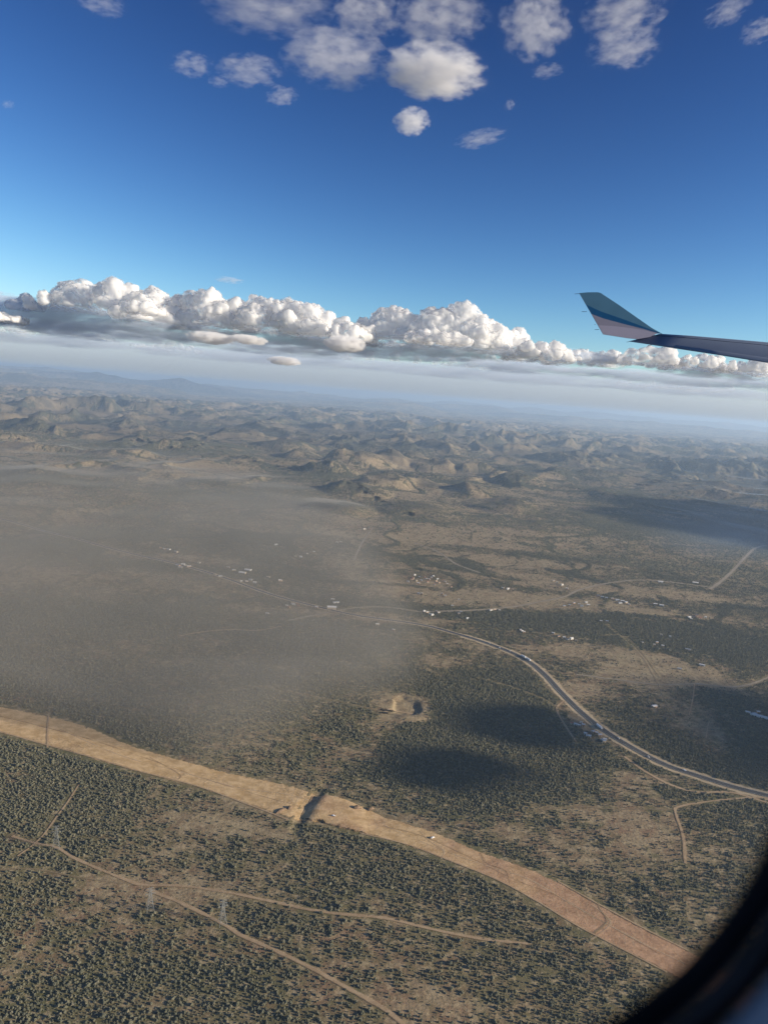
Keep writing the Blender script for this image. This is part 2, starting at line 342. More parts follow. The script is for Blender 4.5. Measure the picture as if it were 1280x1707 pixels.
def build_ground():
    th = np.concatenate([np.radians(np.linspace(-37, 37, 800)), np.radians(np.linspace(37, 323, 90))[1:-1]])
    rr = [120.0]
    while rr[-1] < 70000:
        r = rr[-1]; rr.append(r + max(4.5, min(.0062 * r, (r * r + 3e5) / 550 / FPX * 2.6) if r > 450 else 30))
    rr = np.array(rr)
    nt_, nr_ = len(th), len(rr)
    X = rr[:, None] * np.sin(th)[None]; Y = rr[:, None] * np.cos(th)[None]
    x = X.ravel(); y = Y.ravel(); z = H(x, y); r = np.hypot(x, y)
    V = np.column_stack([x, y, z]); V = np.vstack([V, [[0, 0, 0]]])
    i = np.arange(nr_ - 1)[:, None] * nt_; j = np.arange(nt_)[None]; j2 = (np.arange(nt_) + 1) % nt_
    q = np.stack([(i + j).ravel(), (i + j2[None]).ravel(), (i + nt_ + j2[None]).ravel(), (i + nt_ + j).ravel()], -1)
    t = np.column_stack([np.full(nt_, len(V) - 1), j2, np.arange(nt_)])
    me = mesh_np('ground', V, [q, t], True)
    if me.polygons[0].normal.z < 0: me.flip_normals()
    attr(me, 'veg', np.append(density(x, y), .5)); attr(me, 'red', np.append(redness(x, y), .3))
    attr(me, 'far', np.append(sstep(3200, 4800, r), 0))
    hh = 0
    for (hx, hy, rx, ry, top) in HILLS: hh = np.maximum(hh, np.clip(1.15 - np.hypot((x - hx) / rx, (y - hy) / ry), 0, 1))
    belt = np.exp(-((r - 9000) / 3500) ** 2) * .75
    attr(me, 'hill', np.append(np.clip(np.maximum(hh * 1.6, belt), 0, 1), 0))
    print('ground', nt_, nr_, len(V))
    return tag(link('ground', me, ground_material()), kind='structure')
build_ground()

# ------------------------------------------------------------------ roads, tracks and the cleared strip
def track_material(name, ca, cb, soft=.45, base=1.0, rough=.95, grain=8):
    m = Mat(name); p = m.pos()
    f = m.noise(p, 1 / grain, 5, .65); g = m.noise(p, 1 / 60, 4)
    col = m.mix(m.rng(m.math('ADD', m.math('MULTIPLY', f, .6), m.math('MULTIPLY', g, .4)), .35, .65), ca, cb)
    e = m.math('ABSOLUTE', m.at('edge')); e = m.math('ADD', e, m.math('MULTIPLY', m.math('SUBTRACT', m.noise(p, 1 / 14, 4, .7), .5), 1.0))
    a = m.math('MULTIPLY', m.rng(e, 1 - soft, 1.0, 1.0, 0.0), base)
    sh = m.bsdf(col, rough, .05)
    tr = m.n('BsdfTransparent').outputs[0]
    return m.surf(m.n('MixShader', {0: a, 1: tr, 2: sh}).outputs[0])
M_TRACK = track_material('dirt_track_soil', (.38, .27, .16), (.52, .385, .24), .6, .85)
M_FAINT = track_material('faint_track_soil', (.26, .20, .12), (.36, .28, .17), .8, .6)
M_SHOULDER = track_material('road_shoulder_gravel', (.40, .31, .19), (.58, .46, .29), .35, 1.0)
M_GRAVEL = track_material('gravel_road_soil', (.30, .25, .18), (.40, .34, .25), .5, .8)

def strip_material():
    m = Mat('cleared_strip_soil'); p = m.pos()
    big = m.noise(p, 1 / 70, 5, .6); mid = m.noise(m.pos(1, (1 / 17, 1 / 13, .1)), 1.0, 6, .72); fine = m.noise(p, 1 / 3, 4, .7)
    tan = m.mix(m.rng(mid, .35, .68), (.47, .315, .15), (.70, .505, .28))
    red = m.mix(m.rng(mid, .35, .68), (.36, .215, .125), (.54, .34, .205))
    col = m.mix(m.rng(m.math('ADD', m.at('red'), m.math('MULTIPLY', m.math('SUBTRACT', big, .5), 1.2)), .3, .7), tan, red)
    dirt = m.rng(m.math('ADD', m.math('MULTIPLY', big, .5), m.math('MULTIPLY', fine, .5)), .52, .68)
    col = m.mix(m.math('MULTIPLY', dirt, .8), col, (.17, .115, .06))
    # wheel ruts: thin wandering lines worn by the machines
    wv = m.n('TexWave', {'Vector': m.pos(1, (.035, .06, .05)), 'Scale': 1.0, 'Distortion': 9.0, 'Detail': 3.0, 'Detail Scale': .8}, wave_type='BANDS').outputs['Fac']
    rut = m.math('MULTIPLY', m.rng(wv, .93, .985), m.rng(big, .45, .6))
    col = m.mix(m.math('MULTIPLY', rut, .55), col, (.46, .34, .21))
    e = m.math('ADD', m.at('edge'), m.math('MULTIPLY', m.math('SUBTRACT', m.noise(p, 1 / 13, 5, .75),   .5), .60))
    a = m.rng(e, .88, .97, 1.0, 0.0)
    bump = m.n('Bump', {'Height': m.math('ADD', fine, m.math('MULTIPLY', mid, 2.0)), 'Distance': .6, 'Strength': .7}).outputs[0]
    return m.surf(m.n('MixShader', {0: a, 1: m.n('BsdfTransparent').outputs[0], 2: m.bsdf(col, .95, .05, Normal=bump)}).outputs[0])

def band(name, top_px, bot_px, off, mat, rise=None, nacross=12, clear=True, step=6.0, red=(0, 1)):
    a = curve_ground(top_px, 4.0); b = curve_ground(bot_px, 4.0)
    def resample(c, n):
        s = np.concatenate([[0], np.cumsum(np.linalg.norm(np.diff(c, axis=0), axis=1))]); t = np.linspace(0, s[-1], n)
        return np.column_stack([np.interp(t, s, c[:, 0]), np.interp(t, s, c[:, 1])])
    n = int(np.linalg.norm(np.diff(b, axis=0), axis=1).sum() / step); a = resample(a, n); b = resample(b, n)
    wob = 1.5 * fbm(np.arange(n) / 9, np.zeros(n), 3, 5)[:, None]
    t = np.linspace(0, 1, nacross + 1)
    P = b[:, None] + (a - b)[:, None] * t[None, :, None] + np.zeros((n, nacross + 1, 1))
    x = P[..., 0].ravel(); y = P[..., 1].ravel(); u = np.repeat(np.linspace(0, 1, n), nacross + 1); v = np.tile(t, n)
    z = H(x, y) + off
    if rise is not None: z = z + rise(u, v)
    i = (np.arange(n - 1)[:, None] * (nacross + 1) + np.arange(nacross)[None]).ravel(); w = nacross + 1
    me = mesh_np(name, np.column_stack([x, y, z]), np.stack([i, i + 1, i + w + 1, i + w], -1), True)
    if me.polygons[len(me.polygons) // 2].normal.z < 0: me.flip_normals()
    attr(me, 'edge', np.abs(v * 2 - 1)); attr(me, 'red', red[0] + (red[1] - red[0]) * u)
    if clear: stamp(np.column_stack([x, y]), 5.0)
    return tag(link(name, me, mat), kind='structure')

M_STRIP = strip_material()
STRIP_TOP_L = [(-170, 1134), (-80, 1157), (0, 1176), (60, 1188), (140, 1207), (215, 1240), (300, 1264), (380, 1286), (450, 1300), (500, 1312), (529, 1322)]
STRIP_BOT_L = [(-170, 1186), (-80, 1204), (0, 1222), (80, 1244), (150, 1263), (230, 1286), (330, 1311), (400, 1336), (440, 1350), (470, 1360), (498, 1366)]
STRIP_TOP_R = [(529, 1322), (560, 1329), (600, 1343), (640, 1360), (720, 1385), (800, 1419), (860, 1440), (920, 1465), (1010, 1513), (1080, 1550), (1145, 1582), (1290, 1660), (1450, 1745)]
STRIP_BOT_R = [(498, 1366), (540, 1374), (580, 1384), (625, 1394), (680, 1410), (760, 1441), (830, 1470), (900, 1508), (960, 1544), (1040, 1585), (1115, 1622), (1260, 1705), (1400, 1800)]
band('cleared_strip', STRIP_TOP_L, STRIP_BOT_L, .18, M_STRIP, red=(.25, .12))
band('cleared_strip', STRIP_TOP_R, STRIP_BOT_R, .18, M_STRIP, red=(.2, 1.0))
# raised earth fill on the strip beside the stream bed, with steep ends
def fill_rise(u, v):
    e = np.minimum(sstep(0, .20, u), 1 - sstep(.5, 1.0, u)) * np.minimum(sstep(0, .12, v), 1 - sstep(.9, 1.0, v))
    return 3.4 * e * (1 - .25 * u) + .4
band('earth_embankment', [(521, 1324), (560, 1327), (600, 1342), (637, 1359)], [(500, 1363), (540, 1374), (580, 1384), (632, 1396)], 0.3, M_STRIP, fill_rise, 14, step=2.5, red=(.45, .35))

HIGHWAY = [(-60, 850), (60, 882), (200, 918), (300, 942), (380, 966), (450, 990), (530, 1012), (600, 1027), (700, 1041), (760, 1056), (810, 1071), (870, 1096), (905, 1122), (935, 1154), (970, 1189), (1010, 1221), (1060, 1251), (1110, 1276), (1160, 1293), (1220, 1312), (1280, 1327), (1400, 1356), (1560, 1392)]
hw = curve_ground(HIGHWAY)
kf = int(np.argmin(np.hypot(*(hw - G(770, 1059)[:2]).T)))      # beyond the fork the verge is narrow and overgrown
ribbon('road_shoulder', hw[kf:], 36, .25, M_SHOULDER, clear=16, seed=4)
ribbon('road_shoulder', hw[:kf + 1], 24, .5, M_SHOULDER, clear=14, seed=5)
m = Mat('highway_asphalt'); p_ = m.pos(); f_ = m.noise(p_, 1 / 9, 4, .6)
asphalt = m.surf(m.bsdf(m.mix(m.rng(f_, .35, .65), (.055, .053, .050), (.085, .081, .076)), .85, .3))
ribbon('highway', hw, 12, .9, asphalt, cols=(-1, -.5, 0, .5, 1), wob=0.0)
white = plain('road_paint', (.75, .74, .70), .6)
for s_ in (-5.3, 5.3): ribbon('road_marking', hw, .35, .96, white, cols=(-1, 1), wob=0, shift=s_)
TRACKS = [  # pixels, width in metres, material
    ([(1290, 905), (1262, 912), (1240, 931), (1218, 954), (1200, 970), (1183, 982)], 22, M_GRAVEL),
    ([(1330, 1112), (1285, 1127), (1250, 1140), (1215, 1145), (1160, 1140), (1100, 1141), (1050, 1136), (960, 1124)], 13, M_GRAVEL),
    ([(-60, 1455), (0, 1451), (60, 1449), (130, 1462), (190, 1470), (235, 1474)], 5, M_FAINT),
    ([(20, 1395), (60, 1406), (95, 1413), (120, 1428), (160, 1446), (215, 1468), (240, 1475), (300, 1477), (370, 1487), (450, 1504), (540, 1523), (640, 1533), (720, 1551), (800, 1566), (880, 1574)], 7, M_TRACK),
    ([(245, 1482), (300, 1505), (350, 1530), (380, 1546), (405, 1562), (450, 1582), (520, 1617), (570, 1645), (640, 1684), (672, 1710), (720, 1750)], 8, M_TRACK),
    ([(132, 1308), (115, 1335), (95, 1362), (75, 1390), (55, 1410), (30, 1428)], 4, M_TRACK),
    ([(82, 1192), (80, 1215), (80, 1246)], 5, M_TRACK),
    ([(300, 1062), (330, 1056), (380, 1051), (430, 1052), (470, 1045)], 9, M_TRACK),
    ([(205, 1118), (228, 1102), (250, 1080)], 5, M_FAINT),
    ([(250, 1160), (330, 1163), (420, 1146), (480, 1154), (560, 1170), (640, 1187)], 6, M_FAINT),
    ([(960, 1238), (935, 1200), (928, 1180), (940, 1168)], 8, M_TRACK),
    ([(1040, 1262), (1080, 1290), (1120, 1310), (1160, 1321), (1220, 1322), (1290, 1342)], 10, M_TRACK),
    ([(1290, 1330), (1240, 1331), (1180, 1337), (1130, 1346), (1126, 1358), (1138, 1395), (1142, 1440)], 7, M_TRACK),
    ([(1157, 1140), (1154, 1165), (1148, 1192)], 5, M_TRACK),
    ([(1180, 1205), (1176, 1230)], 5, M_TRACK),
    ([(622, 880), (612, 893), (600, 912), (590, 935)], 14, M_GRAVEL),
    ([(880, 828), (930, 836), (980, 842), (1045, 848)], 26, M_TRACK),
    ([(1115, 773), (1180, 768)], 34, M_FAINT),
    ([(700, 1020), (780, 1018), (850, 1012), (900, 1003), (940, 995), (965, 984), (1010, 973), (1080, 968), (1190, 980)], 18, M_GRAVEL),
    ([(480, 1035), (580, 1015), (640, 1012), (700, 1020)], 12, M_GRAVEL),
    ([(1000, 1060), (1040, 1062), (1075, 1095), (1100, 1130)], 7, M_FAINT),
    ([(800, 1130), (860, 1147), (905, 1165), (930, 1180)], 6, M_FAINT),
    ([(1010, 1040), (1065, 1090), (1090, 1128), (1110, 1170), (1125, 1195)], 5, M_FAINT),
    ([(690, 905), (730, 920), (760, 940), (800, 955)], 16, M_GRAVEL),
    ([(905, 925), (960, 930), (1040, 945), (1130, 962)], 10, M_FAINT),
    ([(1230, 950), (1260, 968), (1290, 985)], 8, M_FAINT),
    ([(640, 1190), (652, 1182), (690, 1186)], 9, M_TRACK),
    ([(900, 1350), (960, 1345), (1030, 1350), (1125, 1350)], 6, M_FAINT),
    ([(480, 1366), (430, 1346), (330, 1309), (230, 1284), (150, 1261), (80, 1242), (0, 1220), (-80, 1202)], 5, M_TRACK),
    ([(1112, 1620), (1040, 1583), (960, 1542), (900, 1506), (830, 1468), (760, 1439), (680, 1408), (600, 1388)], 4, M_TRACK),
    ([(1145, 1583), (1080, 1551), (1010, 1514), (930, 1470)], 4, M_TRACK),
    ([(995, 1506), (1003, 1520), (1012, 1536), (990, 1556)], 5, M_FAINT)]
for k, (pts, wd, mt) in enumerate(TRACKS):
    c_ = curve_ground(pts, 6.0)
    wd *= .78
    ribbon('dirt_track', c_, wd, .50 + .02 * (k % 9), mt, wob=.5, seed=100 + k, clear=max(wd * .55, 4.0))

M_RUT = track_material('wheel_rut_soil', (.20, .13, .075), (.30, .20, .11), .95, .34, grain=9); M_RUTP = track_material('pale_wheel_rut', (.56, .43, .27), (.66, .52, .34), .95, .5, grain=9)
for k, (pts, mt) in enumerate(([([(-40, 1185), (60, 1208), (150, 1232), (240, 1262), (340, 1296), (430, 1324), (505, 1345)], M_RUT), ([(100, 1215), (200, 1258), (300, 1285), (400, 1312), (470, 1322), (515, 1332)], M_RUTP),
        ([(545, 1345), (620, 1372), (700, 1392), (780, 1428), (860, 1468), (930, 1495), (1020, 1545), (1100, 1590)], M_RUT), ([(640, 1375), (720, 1410), (800, 1440), (880, 1466), (960, 1512), (1060, 1566), (1140, 1605)], M_RUTP),
        ([(985, 1508), (1004, 1522), (1018, 1538), (1000, 1556), (985, 1566)], M_RUTP), ([(700, 1385), (716, 1402), (740, 1418), (735, 1432)], M_RUTP), ([(250, 1262), (300, 1290), (290, 1302)], M_RUT), ([(800, 1422), (812, 1440), (842, 1452), (850, 1474)], M_RUT)])):
    ribbon('wheel_rut', curve_ground(pts, 4.0), 3.2, .32 + .02 * k, mt, wob=1.6, seed=300 + k)

# ------------------------------------------------------------------ bushes
def bush_material():
    m = Mat('bush_leaves'); rnd = m.n('ObjectInfo').outputs['Random']
    ramp = m.n('ValToRGB', {0: rnd}); e = ramp.color_ramp.elements
    e[0].position = 0; e[0].color = (.062, .066, .046, 1); e[1].position = 1; e[1].color = (.185, .168, .115, 1)
    for q, c in ((.35, (.090, .094, .060, 1)), (.6, (.120, .117, .076, 1)), (.82, (.148, .140, .085, 1))):
        x = e.new(q); x.color = c
    f = m.noise(m.n('TexCoord').outputs['Object'], 3.0, 3, .7)
    col = m.mix(m.rng(f, .3, .7), ramp.outputs[0], m.mix(.5, ramp.outputs[0], (.175, .168, .118)))
    return m.surf(m.bsdf(col, .75, .15))
M_BUSH = bush_material()
def bush_mesh(name, seed, sub=3, r=1.0, hgt=.78):
    bm = bmesh.new(); bmesh.ops.create_icosphere(bm, subdivisions=sub, radius=1.0)
    v = np.array([q.co[:] for q in bm.verts])
    o = seed * 13.7
    d = 1 + .55 * noise3(v[:, 0] * 1.5 + o, v[:, 1] * 1.5, v[:, 2] * 1.5, seed) + .42 * noise3(v[:, 0] * 3.6, v[:, 1] * 3.6 + o, v[:, 2] * 3.6, seed + 1) + .26 * noise3(v[:, 0] * 8, v[:, 1] * 8, v[:, 2] * 8 + o, seed + 2)
    v = v * d[:, None]; v[:, 2] = np.where(v[:, 2] < 0, v[:, 2] * .55, v[:, 2]) * hgt; v[:, 2] -= v[:, 2].min() + .08; v *= r
    for q, c in zip(bm.verts, v): q.co = c
    me = bm_mesh(name, bm); me.materials.append(M_BUSH); return me
BUSH_ME = [bush_mesh('bush', k, 3, 1.0, h) for k, h in enumerate((.8, .9, .7, 1.05, .62, .85))]
BUSH_FAR = [bush_mesh('bush_clump', 20 + k, 2, 1.0, .55) for k in range(4)]

def scatter(cell, rmin, rmax, keep_pow, prob):
    az = R(36)
    x0, x1 = -rmax * math.sin(az), rmax * math.sin(az)
    gx, gy = np.meshgrid(np.arange(x0, x1, cell), np.arange(rmin * math.cos(az), rmax, cell))
    x = (gx + rng.uniform(0, cell, gx.shape)).ravel(); y = (gy + rng.uniform(0, cell, gy.shape)).ravel()
    r = np.hypot(x, y); ok = (r > rmin) & (r < rmax) & (np.abs(np.arctan2(x, y)) < R(33)); x = x[ok]; y = y[ok]
    d = density(x, y); ok = rng.uniform(0, 1, len(x)) < np.clip(d, 0, 1) ** keep_pow * prob; x, y, d = x[ok], y[ok], d[ok]
    ix = ((x - CX0) / CELL).astype(int); iy = ((y - CY0) / CELL).astype(int)
    ins = (ix >= 0) & (iy >= 0) & (ix < OPEN.shape[1]) & (iy < OPEN.shape[0])
    fr = np.zeros(len(x), bool); fr[ins] = OPEN[iy[ins], ix[ins]]
    return x[~fr], y[~fr], d[~fr]
SMALL = np.zeros(0)
def stuff_points(name, x, y, size, meshes, label):
    me = mesh_np(name, np.column_stack([x, y, H(x, y)]), np.zeros((0, 3), int)) if False else bpy.data.meshes.new(name)
    me.vertices.add(len(x)); me.vertices.foreach_set('co', np.column_stack([x, y, H(x, y)]).astype(np.float32).ravel())
    attr(me, 'size', size); attr(me, 'turn', rng.uniform(0, 6.28, len(x))); attr(me, 'tall', rng.uniform(.95, 1.6, len(x)))
    a = me.attributes.new('pick', 'INT', 'POINT'); a.data.foreach_set('value', rng.integers(0, len(meshes), len(x)).astype(np.int32))
    o = link(name, me); tag(o, label, None, None, 'stuff')
    col = bpy.data.collections.new(name + '_shapes')
    for q in meshes: col.objects.link(bpy.data.objects.new(q.name + '_shape', q))
    g = bpy.data.node_groups.new(name, 'GeometryNodeTree')
    g.interface.new_socket('Geometry', in_out='INPUT', socket_type='NodeSocketGeometry'); g.interface.new_socket('Geometry', in_out='OUTPUT', socket_type='NodeSocketGeometry')
    N = g.nodes.new; L = g.links.new
    i = N('NodeGroupInput'); u = N('NodeGroupOutput'); ci = N('GeometryNodeCollectionInfo'); ci.inputs[0].default_value = col; ci.inputs[1].default_value = True; ci.inputs[2].default_value = True
    iop = N('GeometryNodeInstanceOnPoints'); iop.inputs['Pick Instance'].default_value = True
    def at(nm, typ='FLOAT'):
        k = N('GeometryNodeInputNamedAttribute'); k.data_type = typ; k.inputs[0].default_value = nm; return k.outputs[0]
    L(i.outputs[0], iop.inputs['Points']); L(ci.outputs[0], iop.inputs['Instance']); L(at('pick', 'INT'), iop.inputs['Instance Index'])
    cx = N('ShaderNodeCombineXYZ'); L(at('turn'), cx.inputs[2]); e2r = N('FunctionNodeEulerToRotation'); L(cx.outputs[0], e2r.inputs[0]); L(e2r.outputs[0], iop.inputs['Rotation'])
    cs = N('ShaderNodeCombineXYZ'); s = at('size'); ml = N('ShaderNodeMath'); ml.operation = 'MULTIPLY'; L(s, ml.inputs[0]); L(at('tall'), ml.inputs[1])
    L(s, cs.inputs[0]); L(s, cs.inputs[1]); L(ml.outputs[0], cs.inputs[2]); L(cs.outputs[0], iop.inputs['Scale'])
    L(iop.outputs[0], u.inputs[0])
    o.modifiers.new('scatter', 'NODES').node_group = g
    return o
def build_bushes():
    x, y, d = scatter(2.5, 480, 2800, 1.35, .88)
    px, py, dep = project(x, y, H(x, y))
    size = (.42 + .85 * rng.random(len(x)) ** 2.3) * (.85 + .35 * np.clip(d, 0, 1))
    big = rng.random(len(x)) < .03; size[big] *= 1.55
    # the 300 that show largest in the picture stand as objects of their own
    show = (px > 4) & (px < 1276) & (py < 1700) & (py > 0) & ~((px - 960) / 320 + (py - 1500) / 207 > 1.0)
    order = np.argsort(-(size / dep) * show)[:300]
    for n, k in enumerate(order):
        o = bpy.data.objects.new('bush', BUSH_ME[n % len(BUSH_ME)]); C.objects.link(o)
        o.location = (x[k], y[k], H1(x[k], y[k])); o.rotation_euler = (0, 0, rng.uniform(0, 6.28)); s = size[k]; o.scale = (s, s, s * rng.uniform(.85, 1.3))
        tag(o, 'large rounded grey-green bush among the nearest scrub at the foot of the photo', 'bush', 'largest bushes of the near scrub')
    rest = np.ones(len(x), bool); rest[order] = False
    print('bushes', len(x))
    stuff_points('scrub', x[rest], y[rest], size[rest], BUSH_ME, 'dense grey-green thorn scrub covering the plain')
    x, y, d = scatter(6.4, 2800, 6800, 1.5, .8)
    print('far bushes', len(x))
    stuff_points('distant_scrub', x, y, 1.5 + 1.3 * rng.random(len(x)), BUSH_FAR, 'distant dark scrub fading into the plain')
build_bushes()

# ------------------------------------------------------------------ haze over the plain
def volume_material(name, col, dens, aniso=0.3):
    m = Mat(name); v = m.n('VolumePrincipled', {'Color': tuple(col) + (1,), 'Density': dens, 'Anisotropy': aniso}); return m.vol(v.outputs[0])
bm = bmesh.new(); bm_box(bm, -73000, 73000, -73000, 73000, -160, 640)
tag(link('haze', bm_mesh('haze', bm), volume_material('haze_air', (.56, .75, 1.0), 4.6e-5, 0.2)), kind='stuff')

# thin volume added over the left plain, standing for the window-pane reflection
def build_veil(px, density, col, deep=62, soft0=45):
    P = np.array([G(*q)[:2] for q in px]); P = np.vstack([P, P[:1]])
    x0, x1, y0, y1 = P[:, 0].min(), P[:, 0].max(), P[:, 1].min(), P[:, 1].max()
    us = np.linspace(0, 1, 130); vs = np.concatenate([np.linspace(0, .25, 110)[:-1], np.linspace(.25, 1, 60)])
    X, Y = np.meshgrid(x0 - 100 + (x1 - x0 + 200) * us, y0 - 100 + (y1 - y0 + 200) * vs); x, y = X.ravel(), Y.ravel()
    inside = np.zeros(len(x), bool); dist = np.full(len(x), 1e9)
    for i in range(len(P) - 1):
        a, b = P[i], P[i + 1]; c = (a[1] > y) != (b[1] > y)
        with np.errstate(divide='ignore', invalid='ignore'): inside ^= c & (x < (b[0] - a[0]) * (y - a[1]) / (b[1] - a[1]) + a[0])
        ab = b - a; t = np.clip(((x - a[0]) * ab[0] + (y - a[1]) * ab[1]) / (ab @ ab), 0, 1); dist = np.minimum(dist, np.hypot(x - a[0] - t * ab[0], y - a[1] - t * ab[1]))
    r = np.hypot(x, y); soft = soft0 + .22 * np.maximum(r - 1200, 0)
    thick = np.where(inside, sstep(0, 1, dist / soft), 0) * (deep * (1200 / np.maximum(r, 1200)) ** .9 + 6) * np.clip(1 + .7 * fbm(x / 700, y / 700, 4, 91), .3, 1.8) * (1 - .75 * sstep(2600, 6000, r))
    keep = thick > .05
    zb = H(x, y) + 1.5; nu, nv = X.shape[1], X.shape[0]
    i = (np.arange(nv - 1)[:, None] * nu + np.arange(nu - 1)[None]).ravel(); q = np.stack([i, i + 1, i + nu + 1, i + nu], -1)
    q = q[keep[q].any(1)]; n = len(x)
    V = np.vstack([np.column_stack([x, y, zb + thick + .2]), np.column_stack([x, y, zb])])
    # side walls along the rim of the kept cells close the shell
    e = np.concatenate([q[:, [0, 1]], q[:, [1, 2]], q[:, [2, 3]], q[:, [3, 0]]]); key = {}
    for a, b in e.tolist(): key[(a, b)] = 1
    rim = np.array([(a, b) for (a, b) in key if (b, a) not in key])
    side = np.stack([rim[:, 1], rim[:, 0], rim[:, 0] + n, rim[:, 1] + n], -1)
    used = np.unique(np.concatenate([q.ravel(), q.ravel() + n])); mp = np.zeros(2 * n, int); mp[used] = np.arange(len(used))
    me = mesh_np('reflection_veil', V[used], mp[np.vstack([q, q[:, ::-1] + n, side])])
    tag(link('reflection_veil', me, volume_material('reflection_veil_volume', col, density, 0.1)), kind='stuff')
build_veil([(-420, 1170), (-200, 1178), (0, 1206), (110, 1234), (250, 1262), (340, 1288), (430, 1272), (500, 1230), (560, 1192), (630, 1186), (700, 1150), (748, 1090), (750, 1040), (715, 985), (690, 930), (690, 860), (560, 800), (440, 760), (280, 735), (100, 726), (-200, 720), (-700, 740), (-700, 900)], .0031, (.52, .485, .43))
# and a bluish reflection veil, likewise added, over the dark bush at the right
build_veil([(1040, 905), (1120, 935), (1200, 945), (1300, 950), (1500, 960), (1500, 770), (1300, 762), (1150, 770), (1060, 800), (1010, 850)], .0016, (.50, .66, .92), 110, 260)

# ------------------------------------------------------------------ clouds
def cloud_material(name, soft=1.6, opac=1.0, wisp=0.0, scale=1 / 900.0, ragged=.5, sss=300.0):
    m = Mat(name); p = m.pos()
    sh = m.n('BsdfPrincipled', {'Base Color': (.96, .965, .975, 1), 'Roughness': 1.0, 'Specular IOR Level': 0.0, 'Subsurface Weight': 1.0, 'Subsurface Radius': (1, 1, 1), 'Subsurface Scale': sss}).outputs[0]
    tl = m.n('BsdfTranslucent', {'Color': (.95, .955, .97, 1)}).outputs[0]; sh = m.n('MixShader', {0: .42, 1: sh, 2: tl}).outputs[0]
    face = m.math('SUBTRACT', 1.0, m.n('LayerWeight', {'Blend': .5}).outputs['Facing'])
    n = m.noise(p, scale, 6, .68)
    e = m.math('ADD', m.math('MULTIPLY', face, soft), m.math('MULTIPLY', m.math('SUBTRACT', n, .5), ragged * 2))
    a = m.math('MULTIPLY', m.rng(e, .05 + wisp, .80 + wisp), opac)
    return m.surf(m.n('MixShader', {0: a, 1: m.n('BsdfTransparent').outputs[0], 2: sh}).outputs[0])
_ico = {}
def ico(sub):
    if sub not in _ico:
        bm = bmesh.new(); bmesh.ops.create_icosphere(bm, subdivisions=sub, radius=1.0); bm.verts.ensure_lookup_table()
        _ico[sub] = (np.array([v.co[:] for v in bm.verts]), np.array([[v.index for v in f.verts] for f in bm.faces])); bm.free()
    return _ico[sub]
def cloud(name, lumps, base, vox, amp, mat, label, group, flat=.12, sc=None):
    """one closed cloud body: lumps (x, y, z, rx, ry, rz) merged, flattened below the base height, then made to billow"""
    v0, f0 = ico(3); V = []; F = []
    for (x, y, z, a, b, c) in lumps: F.append(f0 + sum(len(q) for q in V)); V.append(v0 * (a, b, c) + (x, y, z))
    V = np.vstack(V); low = V[:, 2] < base; V[low, 2] = base - (base - V[low, 2]) * flat
    me = mesh_np(name, V, np.vstack(F)); o = bpy.data.objects.new(name, me); C.objects.link(o)
    md = o.modifiers.new('merge', 'REMESH'); md.mode = 'VOXEL'; md.voxel_size = vox
    dg = bpy.context.evaluated_depsgraph_get(); ev = o.evaluated_get(dg); new = bpy.data.meshes.new_from_object(ev); o.modifiers.clear(); o.data = new; new.name = name
    n = len(new.vertices); co = np.empty(n * 3, np.float32); new.vertices.foreach_get('co', co); co = co.reshape(-1, 3).astype(float)
    nr = np.empty(n * 3, np.float32); new.vertex_normals.foreach_get('vector', nr); nr = nr.reshape(-1, 3)
    s = sc or max(vox * 14, 1250.0); d = 0
    for k, (f, g) in enumerate(((1, 1.0), (2.1, .55), (4.3, .34), (8.9, .22), (17, .12))):
        d = d + g * (np.abs(noise3(co[:, 0] / s * f, co[:, 1] / s * f, co[:, 2] / s * f * 1.1, 200 + k)) * 2.2 - .45)
    d = d * amp * (.18 + .82 * sstep(0, amp * 2.2, co[:, 2] - base))
    co = co + nr * d[:, None]; new.vertices.foreach_set('co', co.astype(np.float32).ravel())
    new.polygons.foreach_set('use_smooth', np.ones(len(new.polygons), bool)); new.update()
    new.materials.clear(); new.materials.append(mat)
    return tag(o, label, 'cloud', group)
M_CU = cloud_material('cumulus', 1.05, .95, .0, 1 / 420.0, .7, 420.0)
def layer_material(name, opac, scale):
    m = Mat(name); p = m.pos(1, (scale * .55, scale * .8, scale * 2)); n = m.noise(p, 1.0, 7, .62)
    d = m.n('BsdfDiffuse', {'Color': (.93, .94, .95, 1)}).outputs[0]; t = m.n('BsdfTranslucent', {'Color': (.93, .94, .95, 1)}).outputs[0]
    sh = m.n('MixShader', {0: .75, 1: d, 2: t}).outputs[0]
    return m.surf(m.n('MixShader', {0: m.math('MULTIPLY', m.rng(n, .30, .62), opac), 1: m.n('BsdfTransparent').outputs[0], 2: sh}).outputs[0])
M_DECK = layer_material('grey_cloud_layer', .40, 1 / 2200.0)
M_FARCU = cloud_material('distant_cumulus', 1.1, .38, .05, 1 / 900.0, .6)
BASE = BASE0 = 2500.0
